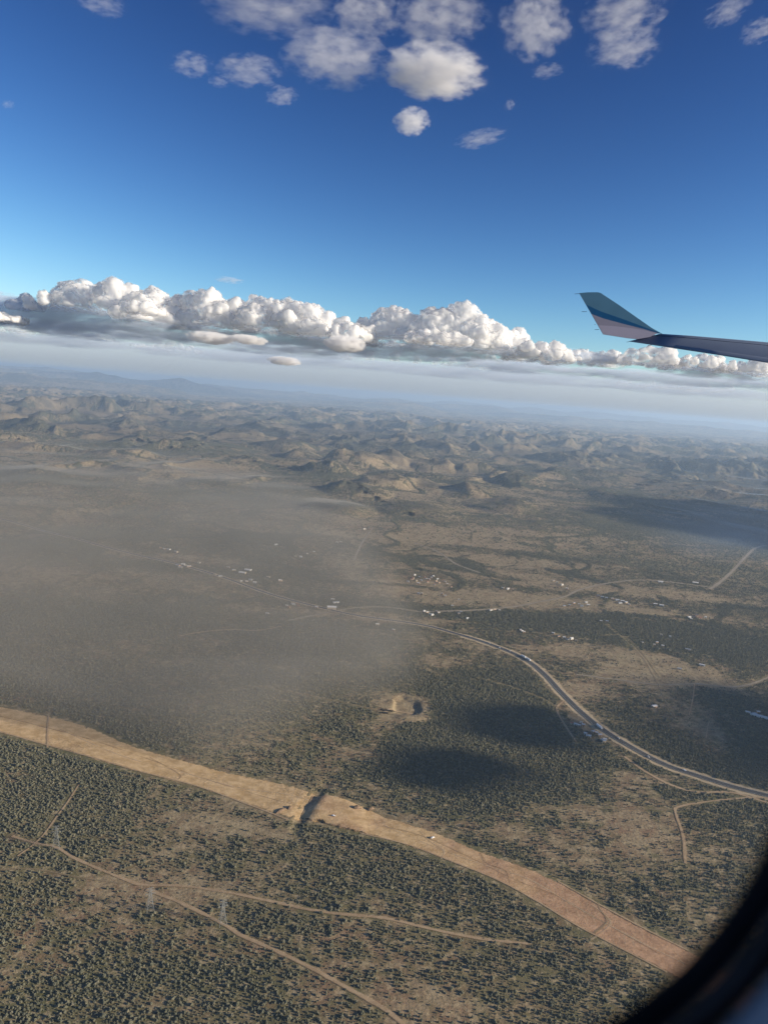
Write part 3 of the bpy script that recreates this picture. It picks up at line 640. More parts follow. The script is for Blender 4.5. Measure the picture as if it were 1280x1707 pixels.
def bank(x0, x1, top, bottom, dist, seed, label, n=16, vox=62.0, amp=210.0, mat=None, depth=2600, group='cumulus clouds heaped along the horizon', bulge=.5):
    """a cumulus between the columns x0..x1 of the photograph, its base at BASE, at about dist metres"""
    r = random.Random(seed); L = []; BASE = A((x0 + x1) / 2, bottom, dist)[2] if bottom else BASE0
    for k in range(n):
        t = (k + .5) / n; px = x0 + (x1 - x0) * (t + r.uniform(-.4, .4) / n)
        env = math.sin(math.pi * min(1, max(0, .08 + .84 * t))) ** .5 * (.72 + .28 * r.random())
        y = dist + r.uniform(0, depth) * (0.5 + t * .5)
        zt = BASE + (A(px, top, y)[2] - BASE) * env; zt = max(zt, BASE + 160)
        rad = (zt - BASE) * r.uniform(.22, .36) + 60
        x = A(px, top, y)[0]
        L.append((x, y, zt - rad, rad * r.uniform(1.0, 1.35), rad * 1.15, rad))
        L.append((x + r.uniform(-.5, .5) * rad, y - rad * r.uniform(.1, .6), BASE + (zt - BASE) * r.uniform(.15, .45), rad * 1.35, rad * 1.4, rad * .8))
        L.append((x, y + depth * .3, BASE + 120, rad * 1.9, rad * 2.2 + depth * .25, 260))
    return cloud('cumulus_cloud', L, BASE, vox, amp, mat or M_CU, label, group, .45)
bank(18, 66, 486, 515, 31000, 1, 'small bright white puff at the far left end of the cloud bank', 5, 70, 150, depth=900)
bank(66, 236, 464, 515, 30500, 2, 'tallest white cauliflower cloud at the left of the cloud bank', 18)
bank(196, 300, 480, 535, 29000, 3, 'white heaped cloud just right of the tallest one, sunlit face low down', 12)
bank(270, 412, 477, 545, 30000, 4, 'broad white cloud with a lumpy top left of the centre of the bank', 16)
bank(395, 500, 487, 548, 29500, 5, 'white cloud with grey hollows below the lone grey cloudlet', 12)
bank(480, 560, 499, 560, 29000, 6, 'pointed white cloud near the centre of the bank', 10)
bank(550, 625, 524, 566, 27500, 7, 'low brilliant white cloud head in front of the bank centre', 9, 80, 190)
bank(610, 715, 503, 570, 29500, 8, 'round white and grey cloud right of the centre of the bank', 12)
bank(690, 836, 500, 575, 29000, 9, 'grey-shaded cloud whose top leans to the right above the bank', 16)
bank(790, 890, 540, 585, 28500, 10, 'stepped white cloud where the bank begins to fall away', 10)
bank(850, 960, 565, 600, 28500, 11, 'low white cloud left of the wing tip', 10, 80, 170)
bank(935, 1060, 576, 604, 29500, 12, 'low flat cloud below the winglet', 10, 80, 150)
bank(1050, 1140, 572, 606, 28500, 13, 'bright white cloud just under the wing edge', 9, 80, 170)
bank(1125, 1215, 587, 612, 29000, 14, 'grey-white cloud below the outer wing', 9, 80, 150)
bank(1200, 1330, 596, 620, 29000, 15, 'low cloud under the wing at the right edge of the photo', 10, 80, 150)
bank(205, 268, 500, 522, 26500, 17, 'brilliant low white face in front of the left clouds', 7, 60, 150, depth=900)
bank(680, 780, 538, 572, 26500, 20, 'ragged white cloud hanging below the leaning one', 7, 60, 150, depth=900)
bank(-90, 24, 515, 530, 29000, 16, 'grey cloud cut by the left edge of the photo', 8, 90, 150)
# farther rows seen below the deck
r_ = random.Random(77)
for k in range(6):
    dist = r_.choice((42000, 46000, 52000)); px = -60 + 1400 * ((k * .618) % 1); w = r_.uniform(40, 120) * 46000 / dist + 18
    hz = 655 + (px - 640) * .0782; el = (BASE - CAM_H) / dist * FPX
    bank(px - w, px + w, hz - el - r_.uniform(9, 22) * 46000 / dist, 0, dist, 300 + k, 'pale flat cloud of the far rows low above the horizon', 6, 170, 130, M_FARCU, 5000, 'far rows of clouds above the horizon')

# small torn clouds high in the sky: soft bodies of vapour, thickest in the middle, frayed by noise
S.cycles.volume_max_steps = 512
def vapour(name, dens, thr, freq, fray):
    m = Mat(name); p = m.n('TexCoord').outputs['Object']; info = m.n('ObjectInfo'); rnd = info.outputs['Random']
    off = m.n('CombineXYZ', {0: m.math('MULTIPLY', rnd, 91.0), 1: m.math('MULTIPLY', rnd, 37.0), 2: m.math('MULTIPLY', rnd, 53.0)}).outputs[0]
    q = m.n('VectorMath', {0: m.n('Mapping', {0: p, 3: m_stretch}).outputs[0], 1: off}, operation='ADD').outputs[0]
    n = m.noise(q, freq, 6, .60); r2 = m.n('VectorMath', {0: p, 1: p}, operation='DOT_PRODUCT').outputs['Value']
    shape = m.math('SUBTRACT', 1.0, r2)
    v = m.math('ADD', m.math('MULTIPLY', shape, .62), m.math('MULTIPLY', m.math('SUBTRACT', n, .5), fray))
    d = m.math('MULTIPLY', m.rng(v, thr, thr + .42), dens); d = m.math('MULTIPLY', d, m.rng(shape, 0.0, .25))
    m.vol(m.n('VolumePrincipled', {'Color': (.99, .99, 1, 1), 'Density': d, 'Anisotropy': .05}).outputs[0])
    faint = m.n('MixShader', {0: .0015, 1: m.n('BsdfTransparent').outputs[0], 2: m.n('BsdfDiffuse', {'Color': (.9, .9, .92, 1)}).outputs[0]}).outputs[0]
    m.surf(faint); m.m.cycles.volume_step_rate = .25
    return m.m
m_stretch = (1.1, 1.0, 1.35)
M_SOLID = vapour('small_cumulus', .0085, .12, 2.2, 2.5)
M_TORN = vapour('torn_cloud', .0030, .24, 2.4, 3.0)
M_WISP = vapour('cloud_wisp', .0036, .24, 2.2, 2.6)
def high_cloud(cx, cy, w, h, seed, mat, label, tilt=0.0, n=14, ragged=1.0):
    """a small cloud round the pixel (cx, cy), w x h pixels, about 1.9 km above the aircraft's level"""
    d = ray(cx, cy); dist = 1900.0 / d[2]; c = EYE + d * dist; k = dist / FPX; v, f = ico(3)
    dsp = 1 + .22 * noise3(v[:, 0] * 1.6 + seed * 3.1, v[:, 1] * 1.6, v[:, 2] * 1.6, seed)
    o = link('small_cloud', mesh_np('small_cloud', v * dsp[:, None], f, True), mat)
    ct, st = math.cos(math.atan(tilt)), math.sin(math.atan(tilt)); X = RIGHT * ct - UP * st; Z = RIGHT * st + UP * ct
    X, Y, Z = X * w * k * .53, FWD * (w + h) * k * .28, Z * h * k * .52
    o.matrix_world = Matrix(((X[0], Y[0], Z[0], c[0]), (X[1], Y[1], Z[1], c[1]), (X[2], Y[2], Z[2], c[2]), (0, 0, 0, 1)))
    return tag(o, label, 'cloud', 'torn clouds high in the blue sky')
# grey layers under the cumulus, reaching back to the horizon: flat bodies of vapour
def layer(px, above, wpx, hpx, dist, seed, label, mat, group='flat grey cloud layers under the cumulus and added horizon haze'):
    """centre at column px, `above` pixels over the level horizon, wpx x hpx pixels, at dist metres"""
    py = 655 + (px - 640) * .0782 - above; c = A(px, py, dist); v, f = ico(4); k = dist / FPX
    dsp = 1 + .20 * noise3(v[:, 0] * 2.6 + seed * 3.1, v[:, 1] * 1.6, v[:, 2] * 1.6, seed)
    o = link('cloud_layer', mesh_np('cloud_layer', v * dsp[:, None], f, True), mat)
    o.location = tuple(c); o.scale = (wpx * k * .56, max(wpx * k * .24, 1500), hpx * k * .62)
    return tag(o, label, 'cloud', group)
m_stretch = (3.4, 2.0, 1.7)
def layer_vapour(name, dens, thr, fray, col):
    m = vapour(name, dens, thr, 1.3, fray)
    for nd in m.node_tree.nodes:
        if nd.type == 'PRINCIPLED_VOLUME': nd.inputs['Color'].default_value = col + (1,)
    return m
M_LAYER = layer_vapour('grey_cloud_layer', .0010, .10, 3.4, (.76, .86, 1.0)); M_THIN = layer_vapour('thin_cloud_layer', .00030, .08, 2.6, (.70, .80, .95)); M_HORIZON_HAZE = layer_vapour('horizon_haze', .00006, -.6, .6, (.70, .80, .94))  # blue tints put underside shade and skylight into the white vapour's colour
for k, (px, ab, w, h, d, lb) in enumerate((
    (60, 84, 340, 48, 32500, 'dark blue-grey cloud layer under the tallest clouds on the left'), (270, 76, 300, 34, 30500, 'blue-grey cloud layer just left of the centre of the bank'), (500, 74, 280, 34, 30500, 'grey cloud layer under the middle of the bank'),
    (760, 82, 260, 30, 29500, 'grey cloud layer under the leaning cloud right of the centre'), (950, 84, 220, 24, 30500, 'pale grey cloud layer below the winglet'), (1190, 80, 240, 24, 31500, 'pale grey cloud layer under the outer wing'),
    (-10, 104, 130, 26, 32500, 'blue-grey cloud cut by the left edge of the photo'), (170, 64, 400, 24, 36000, 'long grey-blue cloud band low over the left hills'), (470, 60, 340, 20, 37000, 'long grey cloud band with bright puffs above it'),
    (650, 70, 300, 24, 33000, 'long grey cloud band low in the middle of the sky'), (880, 62, 340, 20, 36000, 'long grey cloud band low right of the centre'), (1120, 62, 320, 20, 36000, 'long pale cloud band below the wing'), (1290, 66, 220, 22, 36000, 'long pale cloud band low at the right edge'))):
    layer(px, ab, w, h, d, 40 + k, lb, M_LAYER)
for k, (px, ab, w, h, d, lb) in enumerate((
    (60, 46, 460, 22, 48000, 'thin pale cloud band over the left horizon'), (420, 42, 460, 20, 50000, 'thin pale cloud band left of the middle of the horizon'), (800, 44, 520, 22, 50000, 'thin pale cloud band right of the middle of the horizon'), (1160, 46, 460, 22, 48000, 'thin pale cloud band over the right horizon'))):
    layer(px, ab, w, h, d, 60 + k, lb, M_THIN)
M_PUFF = layer_vapour('bright_puff', .0045, .08, 2.6, (.99, .99, 1.0))
for k, (px, ab, w, h, d, lb) in enumerate(((353, 69, 78, 17, 27000, 'small bright white puff alone under the left clouds'), (414, 71, 60, 13, 27000, 'tiny bright white puff under the middle of the bank'), (576, 76, 70, 24, 27000, 'brilliant white ragged patch low in the middle of the bank'), (474, 40, 54, 13, 40000, 'small white puff low above the horizon left of the centre'))):
    layer(px, ab, w, h, d, 80 + k, lb, M_PUFF, 'small bright puffs under the cloud bank')
o = layer(640, 16, 2000, 76, 100000, 70, 'pale haze volume added along the whole horizon', M_HORIZON_HAZE); o.scale = (98000, 20000, 3300)  # haze volume, added to pale the sky gap along the horizon
high_cloud(722, 120, 185, 74, 1, M_SOLID, 'bright white cloud, the most solid of those high in the sky', .10, 26)
high_cloud(686, 202, 66, 44, 2, M_SOLID, 'small round white puff below the brightest high cloud', 0, 12)
high_cloud(800, 231, 92, 22, 3, M_WISP, 'thin slanting wisp right of the round puff', -.18, 10)
high_cloud(320, 108, 76, 36, 4, M_TORN, 'pale torn cloud, leftmost of the high row', 0, 10)
high_cloud(415, 118, 120, 44, 5, M_TORN, 'thin pale cloud with a hooked tip left of the centre', .05, 14, 1.4)
high_cloud(560, 98, 190, 84, 6, M_TORN, 'wide ragged grey-white cloud at the top centre', .05, 22, 1.5)
high_cloud(450, 10, 230, 62, 7, M_TORN, 'white cloud cut by the top edge left of the centre', .03, 18)
high_cloud(610, 22, 130, 80, 8, M_TORN, 'dull grey cloud cut by the top edge', .1, 14)
high_cloud(735, 32, 170, 80, 9, M_TORN, 'soft grey-white cloud at the top right of the centre', .1, 18)
high_cloud(893, 42, 130, 110, 10, M_TORN, 'tall white cloud hanging from the top edge', .25, 22, 1.3)
high_cloud(1040, 20, 150, 74, 11, M_TORN, 'bright ragged cloud at the top edge right of the tall one', -.05, 16, 1.3)
high_cloud(1040, 78, 130, 64, 12, M_TORN, 'torn cloud with frayed ends below the bright ragged one', -.05, 16, 1.6)
high_cloud(1212, 18, 84, 42, 13, M_TORN, 'slanting white cloud near the top right corner', -.3, 10)
high_cloud(1268, 50, 76, 40, 14, M_TORN, 'white cloud cut by the right edge near the top', -.2, 10)
high_cloud(912, 118, 62, 20, 15, M_WISP, 'small faint wisp below the tall white cloud', -.1, 8)
high_cloud(850, 175, 22, 20, 16, M_WISP, 'tiny faint wisp above the thin slanting one', -.4, 6)
high_cloud(170, 8, 90, 26, 17, M_WISP, 'faint wisp at the top left', .1, 8)
high_cloud(470, 160, 60, 30, 18, M_WISP, 'faint wisp under the thin hooked cloud', -.1, 8)
high_cloud(366, 136, 40, 18, 19, M_WISP, 'faint shred between the two left clouds', 0, 6)
high_cloud(14, 174, 26, 12, 20, M_WISP, 'faint shred at the left edge', -.3, 6)
high_cloud(382, 467, 56, 9, 21, M_WISP, 'thin dark streak of cloud above the white bank', .05, 7)

# ------------------------------------------------------------------ buildings
M_WALL = [plain('plaster_white', (.62, .60, .55)), plain('plaster_tan', (.42, .34, .25)), plain('plaster_ochre', (.45, .30, .19))]
M_ROOF = {'white': plain('white_roof_sheet', (.66, .64, .61), .8, .2), 'grey': plain('grey_roof_sheet', (.36, .37, .39), .5, .35), 'red': plain('red_roof_tiles', (.36, .15, .10), .8), 'tan': plain('tan_roof_sheet', (.48, .40, .30), .7), 'dark': plain('dark_roof_sheet', (.10, .10, .11), .6), 'blue': plain('blue_grey_roof_sheet', (.32, .38, .45), .5, .35)}
M_DOOR = plain('dark_door', (.07, .06, .05), .5)
_hm = {}
def house_meshes(kind, w, l, h, pitch):
    key = (kind, round(w), round(l), round(h, 1), round(pitch, 1))
    if key in _hm: return _hm[key]
    bm = bmesh.new(); v = bm_box(bm, -l/2, l/2, -w/2, w/2, -1.0, h)
    g0 = bm.verts.new((-l/2, 0, h + pitch - .1)); g1 = bm.verts.new((l/2, 0, h + pitch - .1))
    bm.faces.new((v[7], v[4], g0)); bm.faces.new((v[5], v[6], g1))
    wall = bm_mesh('wall', bm); wall.materials.append(M_WALL[len(_hm) % 3])
    bm = bmesh.new(); o = .45; t = .18
    for s in (1, -1):
        pts = [(-l/2-o, s*(w/2+o), h-.08), (l/2+o, s*(w/2+o), h-.08), (l/2+o, 0, h+pitch), (-l/2-o, 0, h+pitch)]
        a = [bm.verts.new(p) for p in pts]; b = [bm.verts.new((p[0], p[1], p[2] + t)) for p in pts]
        bm.faces.new(a[::s]); bm.faces.new(b[::-s])
        for i in range(4): bm.faces.new((a[i], a[(i+1)%4], b[(i+1)%4], b[i]) if s < 0 else (b[i], b[(i+1)%4], a[(i+1)%4], a[i]))
    bmesh.ops.remove_doubles(bm, verts=bm.verts, dist=.001)
    roof = bm_mesh('roof', bm); roof.materials.append(M_ROOF[kind])
    bm = bmesh.new(); bm_box(bm, -.6, .6, -w/2-.05, -w/2+.02, 0, min(2.1, h-.2)); door = bm_mesh('door', bm); door.materials.append(M_DOOR)
    _hm[key] = (wall, roof, door); return _hm[key]
def house(px, py, kind, l, w, label, group=None, rz=None, h=3.0, name='house', cat='house'):
    g = G(px, py); r = random.Random(int(px * 31 + py * 17)); rz = r.uniform(-.5, .5) if rz is None else rz
    o = empty(name, (g[0], g[1], H1(g[0], g[1])), rz); tag(o, label, cat, group)
    w *= .85; l *= .85
    for q in house_meshes(kind, w, l, h, w * .16): link(q.name, q, None, o)
    return o
def hamlet(pts, label, group, kinds, size=(9, 14), name='house'):
    r = random.Random(len(group)); NAMES = {'white': 'white-roofed', 'grey': 'grey-roofed', 'red': 'red-roofed', 'tan': 'tan-roofed', 'dark': 'dark-roofed', 'blue': 'blue-grey-roofed'}
    for k, (px, py) in enumerate(pts):
        kd = kinds[k % len(kinds)]; l = r.uniform(*size) * .62; house(px, py, kd, l, l * r.uniform(.55, .8), 'small %s building %s' % (NAMES[kd], label), group, r.uniform(-.5, .6), r.uniform(2.8, 4))
hamlet([(958.4, 1209.4), (964.3, 1211.4), (971.5, 1211), (968, 1206), (953, 1208)], 'in the upper cluster beside the highway bend', 'buildings of the upper roadside cluster', ['white', 'white', 'white', 'tan', 'red'], (9, 12))
hamlet([(974.8, 1225), (978.8, 1229.4), (982, 1229.7), (993.9, 1224), (999, 1227.4), (1007.6, 1235), (1003, 1235.6), (1006, 1238), (988, 1222)], 'in the lower cluster beside the highway bend', 'buildings of the lower roadside cluster', ['white', 'white', 'white', 'white', 'white', 'white', 'blue', 'blue', 'grey'], (8, 12))
hamlet([(691, 959.7), (688, 965), (719, 964), (722, 961.5), (712.5, 971.6), (732, 972.8), (702, 969), (738, 969), (745, 974.7), (752, 980), (697.5, 973.8), (728.8, 966), (706.9, 961.9), (727, 970), (680, 970.6), (686.6, 967), (715, 967), (709, 965.5), (742, 971), (699, 963.5), (724, 975.5), (694, 969.5)],
       'in the village on bare ground right of the photo centre', 'houses of the village on bare ground', ['white', 'red', 'white', 'grey', 'red', 'tan', 'grey', 'red'], (9, 14))
hamlet([(736.6, 991), (697.5, 990), (703, 991), (764.7, 1000), (742, 994)], 'among trees below the village', 'buildings among trees below the village', ['grey', 'grey', 'white', 'tan'], (9, 15))
hamlet([(706.9, 1019.7), (711.6, 1022), (716, 1024), (731, 1022.8), (727, 1020), (720, 1026), (753.8, 1011), (764.7, 1024), (778.8, 1031.6), (768, 1021)], 'beside the junction left of the sandy yard', 'buildings beside the road junction', ['white', 'white', 'grey', 'white', 'grey'], (9, 14))
hamlet([(824, 1017), (832, 1018.4), (818, 1018)], 'on the sandy yard by the side road', 'buildings on the sandy yard', ['tan', 'white', 'tan'], (10, 20))
hamlet([(837.5, 981.6), (853.8, 984), (846, 983)], 'along the pale field right of the village', 'buildings along the pale field', ['white', 'tan', 'white'], (9, 16))
hamlet([(928, 972.6), (944.6, 982.5), (936, 976), (922, 969)], 'in the tree-lined farm above the gravel road', 'buildings of the tree-lined farm', ['white', 'white', 'tan', 'grey'], (11, 18))
hamlet([(948.6, 1009.7), (965, 1008.7), (976.5, 1004.8), (979.8, 1009.4), (956, 1006), (969, 1011), (940, 1011)], 'in the settlement below the gravel road', 'buildings below the gravel road', ['blue', 'white', 'white', 'white', 'blue', 'grey'], (12, 20))
hamlet([(996, 994), (1003, 996), (1010, 998), (1019.8, 999), (1028, 1001), (1037, 1003), (1047.7, 1008.7), (1033, 1006), (1042, 1005)], 'in the long row beside the gravel road', 'sheds in the row beside the gravel road', ['grey', 'grey', 'blue', 'white', 'grey', 'white', 'white'], (12, 22))
hamlet([(1091.3, 1008.7), (1102, 1010.4)], 'of the pair at the edge of the dark thicket', 'pair of buildings by the thicket', ['white'], (20, 26))
hamlet([(1151, 1032.7), (1160, 1026.8), (1175, 1030), (1166, 1031), (1156, 1029), (1148, 1030)], 'of the farm on the round clearing at the right', 'buildings of the farm on the round clearing', ['white', 'dark', 'white', 'red', 'dark', 'white'], (12, 20))
hamlet([(1001, 1036.6), (1011, 1037)], 'of the pair above the stony field', 'pair of buildings above the stony field', ['white', 'blue'], (10, 16))
hamlet([(921.4, 1057), (939.7, 1063.9), (951.9, 1066), (960, 1069.4), (930, 1062), (945, 1067)], 'around the bare yard right of the highway', 'buildings around the bare yard', ['white', 'white', 'white', 'tan', 'dark', 'dark'], (9, 16))
hamlet([(1070, 1072.7), (1089.7, 1076), (1103.8, 1077.6), (1116, 1062.9), (1101.5, 1060), (1094, 1072)], 'scattered over the stony field at the right', 'buildings on the stony field', ['grey', 'grey', 'white', 'white', 'tan'], (9, 15))
hamlet([(869.8, 1053), (867, 1051), (873, 1055)], 'standing alone in the scrub above the highway', 'buildings alone above the highway', ['white', 'grey'], (8, 11))
house(1100, 971, 'white', 18, 10, 'lone white-roofed house left of the wide gravel road'); house(1158, 972.6, 'white', 22, 12, 'long white-roofed house nearest the wide gravel road at the right')
house(1146, 1084, 'grey', 14, 8, 'grey-roofed house at the edge of the dark bush at the right'); house(1169.4, 1109.5, 'white', 14, 7, 'small white-roofed house below the dark bush at the right'); house(1131.7, 1115.4, 'grey', 10, 6, 'small grey-roofed hut on the red field')
house(1089.7, 1178.4, 'white', 13, 8, 'white-roofed house alone in the dense bush right of the highway', rz=.5)
house(1266.8, 1196, 'white', 34, 9, 'long white shed lying askew at the right edge', rz=-.55, name='shed', cat='shed'); house(1245.5, 1189, 'white', 10, 7, 'small white house left of the long askew shed'); house(1262.6, 1188.4, 'white', 7, 5, 'tiny white hut above the long askew shed'); house(1255, 1192, 'grey', 14, 7, 'grey-roofed building touching the long askew shed')
house(552.8, 1015.3, 'white', 27, 17, 'big pale-roofed warehouse beside the highway on the plain', rz=.12, h=6, name='warehouse', cat='warehouse')
house(528, 1013.4, 'white', 8, 8, 'small white block on the highway left of the warehouse'); house(554.7, 1000, 'white', 9, 7, 'small white house behind the warehouse'); house(560, 1005, 'grey', 18, 9, 'grey-roofed building close behind the warehouse')
house(629, 1042, 'white', 10, 8, 'small white house below the highway fork'); house(656, 1051, 'white', 7, 5, 'tiny white hut right below the highway fork')
hamlet([(496, 1007.5), (488, 1006.6), (478.4, 1010.8), (498, 1010.8), (489.7, 1008), (446, 1024), (482, 1013)], 'in the hazy cluster left of the warehouse', 'buildings in haze left of the warehouse', ['red', 'tan', 'white', 'red', 'grey', 'white'], (10, 18))
hamlet([(502, 930), (492.8, 929), (501, 929.5), (523.4, 920.8), (512, 925)], 'of the far hamlet in the haze above the warehouse', 'houses of the far hamlet in haze', ['white', 'tan', 'white', 'grey'], (12, 18))
hamlet([(567.8, 905), (561.6, 905), (607, 883), (616, 882.5), (460, 909.5), (467.8, 968.4)], 'scattered far out on the hazy plain', 'buildings far out on the plain', ['white', 'tan', 'white', 'grey'], (14, 22))
hamlet([(274.5, 916), (281.6, 916.6), (294, 920.8), (268, 914), (305.5, 941.9), (301, 947.5), (315.3, 946), (332, 939), (309, 944), (297, 944)], 'of the left settlement in the haze', 'buildings of the left settlement in haze', ['white', 'grey', 'white', 'tan'], (12, 22))
hamlet([(413.7, 951.7), (404.7, 956.5)], 'of the two long roofs in the hazy middle settlement', 'two long roofs of the middle settlement', ['white'], (34, 42))
hamlet([(381.4, 947.5), (367.3, 962), (358.9, 960), (402.5, 970), (411, 970.5), (418, 967.7), (447.5, 963), (467, 968.6), (425, 972), (390, 952)], 'of the middle settlement beside the highway in the haze', 'buildings of the middle settlement in haze', ['white', 'grey', 'tan', 'white'], (12, 20))

# ------------------------------------------------------------------ vehicles
M_PAINT = {'white': plain('white_vehicle_paint', (.80, .80, .80), .3, .5), 'silver': plain('silver_vehicle_paint', (.45, .46, .48), .3, .5, .3), 'red': plain('red_vehicle_paint', (.4, .05, .04), .3, .5)}
M_TYRE = plain('tyre_rubber', (.02, .02, .02), .9); M_GLASS = plain('vehicle_glass', (.03, .035, .04), .1, .6); M_YEL = plain('yellow_machine_paint', (.55, .35, .05), .5)
def wheel_mesh(r=.34, w=.24):
    bm = bmesh.new(); bmesh.ops.create_cone(bm, cap_ends=True, segments=14, radius1=r, radius2=r, depth=w, matrix=Matrix.Rotation(R(90), 4, 'X'))
    me = bm_mesh('wheel', bm); me.materials.append(M_TYRE); return me
WHEEL, WHEEL_BIG = wheel_mesh(), wheel_mesh(.5, .3)
def hull(name, prof, w, mat, inset=.0):
    bm = bmesh.new(); n = len(prof); a = [bm.verts.new((x, -w/2 + inset * (z > 1), z)) for x, z in prof]; b = [bm.verts.new((x, w/2 - inset * (z > 1), z)) for x, z in prof]
    bm.faces.new(a); bm.faces.new(b[::-1])
    for i in range(n): bm.faces.new((b[i], b[(i+1)%n], a[(i+1)%n], a[i]))
    bmesh.ops.recalc_face_normals(bm, faces=bm.faces)
    me = bm_mesh(name, bm); me.materials.append(mat); return me
CAR = [('body', hull('body', [(-2.2,.35),(2.2,.35),(2.25,.75),(1.3,.95),(-2.2,1.0)], 1.8, M_PAINT['white'])), ('cabin', hull('cabin', [(-1.9,.98),(1.15,.94),(.45,1.5),(-1.6,1.52)], 1.7, M_GLASS, .12)), ('roof', hull('roof', [(-1.6,1.525),(.45,1.505),(.42,1.56),(-1.55,1.58)], 1.45, M_PAINT['white']))]
PICKUP = [('body', hull('body', [(-2.6,.45),(2.6,.45),(2.65,.9),(1.4,1.15),(-2.6,1.1)], 1.9, M_PAINT['white'])), ('cabin', hull('cabin', [(-.6,1.12),(1.3,1.12),(.7,1.8),(-.5,1.82)], 1.75, M_PAINT['white'], .12)), ('windscreen', hull('windscreen', [(1.31,1.14),(1.33,1.14),(.77,1.78),(.73,1.78)], 1.5, M_GLASS))]
TRUCK = [('cab', hull('cab', [(5.4,.6),(7.6,.6),(7.65,2.0),(7.2,3.2),(5.4,3.2)], 2.4, M_PAINT['white'])), ('windscreen', hull('windscreen', [(7.67,2.02),(7.70,2.02),(7.27,3.0),(7.22,3.0)], 2.1, M_GLASS)), ('trailer', hull('trailer', [(-8,1.1),(5.0,1.1),(5.0,4.0),(-8,4.0)], 2.5, M_PAINT['white'])), ('chassis', hull('chassis', [(-7.8,.7),(6.5,.7),(6.5,1.05),(-7.8,1.05)], 1.1, M_TYRE))]
def vehicle(kind, px, py, label, name, cat, group, z=.95, rz=None, side=2.6):
    g = G(px, py)[:2]
    if rz is None:
        k = int(np.argmin(np.hypot(*(hw - g).T))); t = hw[min(k + 2, len(hw) - 1)] - hw[max(k - 2, 0)]; t = t / np.linalg.norm(t); n = np.array([-t[1], t[0]])
        g = hw[k] + n * side; rz = math.atan2(t[1], t[0]) + (0 if side < 0 else math.pi)
    o = empty(name, (g[0], g[1], H1(g[0], g[1]) + z), rz); tag(o, label, cat, group)
    parts, wh, xs = {'car': (CAR, WHEEL, (-1.35, 1.35)), 'pickup': (PICKUP, WHEEL, (-1.7, 1.6)), 'truck': (TRUCK, WHEEL_BIG, (-6.8, -5.5, 3.2, 6.6))}[kind]
    for nm, me in parts: link(nm, me, None, o)
    for x in xs:
        for s in (-1, 1):
            w = link('wheel', wh, None, o); w.location = (x, s * {'car': .82, 'pickup': .86, 'truck': 1.08}[kind], .34 if wh is WHEEL else .5)
    return o
GR = 'vehicles on the highway'
vehicle('car', 816, 1073, 'white car, farthest of those on the dark highway', 'car', 'car', GR); vehicle('car', 831, 1079, 'white car second from the far end of the highway row', 'car', 'car', GR, side=-2.6)
vehicle('car', 848, 1086, 'white car just behind the white trucks on the highway', 'car', 'car', GR); vehicle('truck', 877.6, 1100, 'white truck with a box trailer leading on the highway bend', 'truck', 'truck', GR); vehicle('truck', 871, 1096, 'white truck following close behind another truck on the bend', 'truck', 'truck', GR)
vehicle('truck', 1001, 1215, 'white truck passing the roadside clusters on the highway', 'truck', 'truck', GR, side=-2.6); vehicle('car', 1030.6, 1233, 'white car on the highway just right of the roadside clusters', 'car', 'car', GR)
vehicle('car', 1080, 1262, 'white car on the straight lower highway', 'car', 'car', GR, side=-2.6); vehicle('pickup', 1143, 1287, 'white pickup, nearest of the vehicles on the highway', 'pickup', 'pickup', GR)
ZS = .5
vehicle('pickup', 555.5, 1364, 'white pickup parked on the earth fill of the cleared strip', 'pickup', 'pickup', None, 3.9, 2.9)
vehicle('pickup', 721, 1397, 'white pickup parked on the upper edge of the cleared strip', 'pickup', 'pickup', None, .5, .6)

# heaps of spoil on the earth fill
def heap(px, py, l, w, h, seed, label, z):
    bm = bmesh.new(); bmesh.ops.create_grid(bm, x_segments=16, y_segments=12, size=1.0); g = G(px, py)
    for v in bm.verts:
        d = math.hypot(v.co.x, v.co.y); v.co.z = max(-.15, 1 - d * d) * h * (1 + .35 * float(noise2(np.array([v.co.x * 2.2 + seed]), np.array([v.co.y * 2.2]), seed)[0])); v.co.x *= l / 2; v.co.y *= w / 2
    o = link('earth_heap', bm_mesh('earth_heap', bm, True), M_HEAP); o.location = (g[0], g[1], H1(g[0], g[1]) + z); o.rotation_euler = (0, 0, .3 * seed)
    return tag(o, label, 'heap', 'earth heaps on the strip')
M_HEAP = plain('spoil_earth', (.20, .14, .09), .95, .05, 0, .3, .6)
heap(594, 1349, 11, 7, 3.0, 1, 'dark earth heap in the middle of the raised fill', 3.4); heap(618, 1350, 10, 6, 2.6, 2, 'dark earth heap near the right end of the raised fill', 2.6)
heap(468, 1351, 20, 6, 2.2, 3, 'long dark earth bank on the strip just left of the stream bed', .4); heap(483, 1346, 9, 6, 2.4, 4, 'short dark earth heap on the strip left of the stream bed', .4)

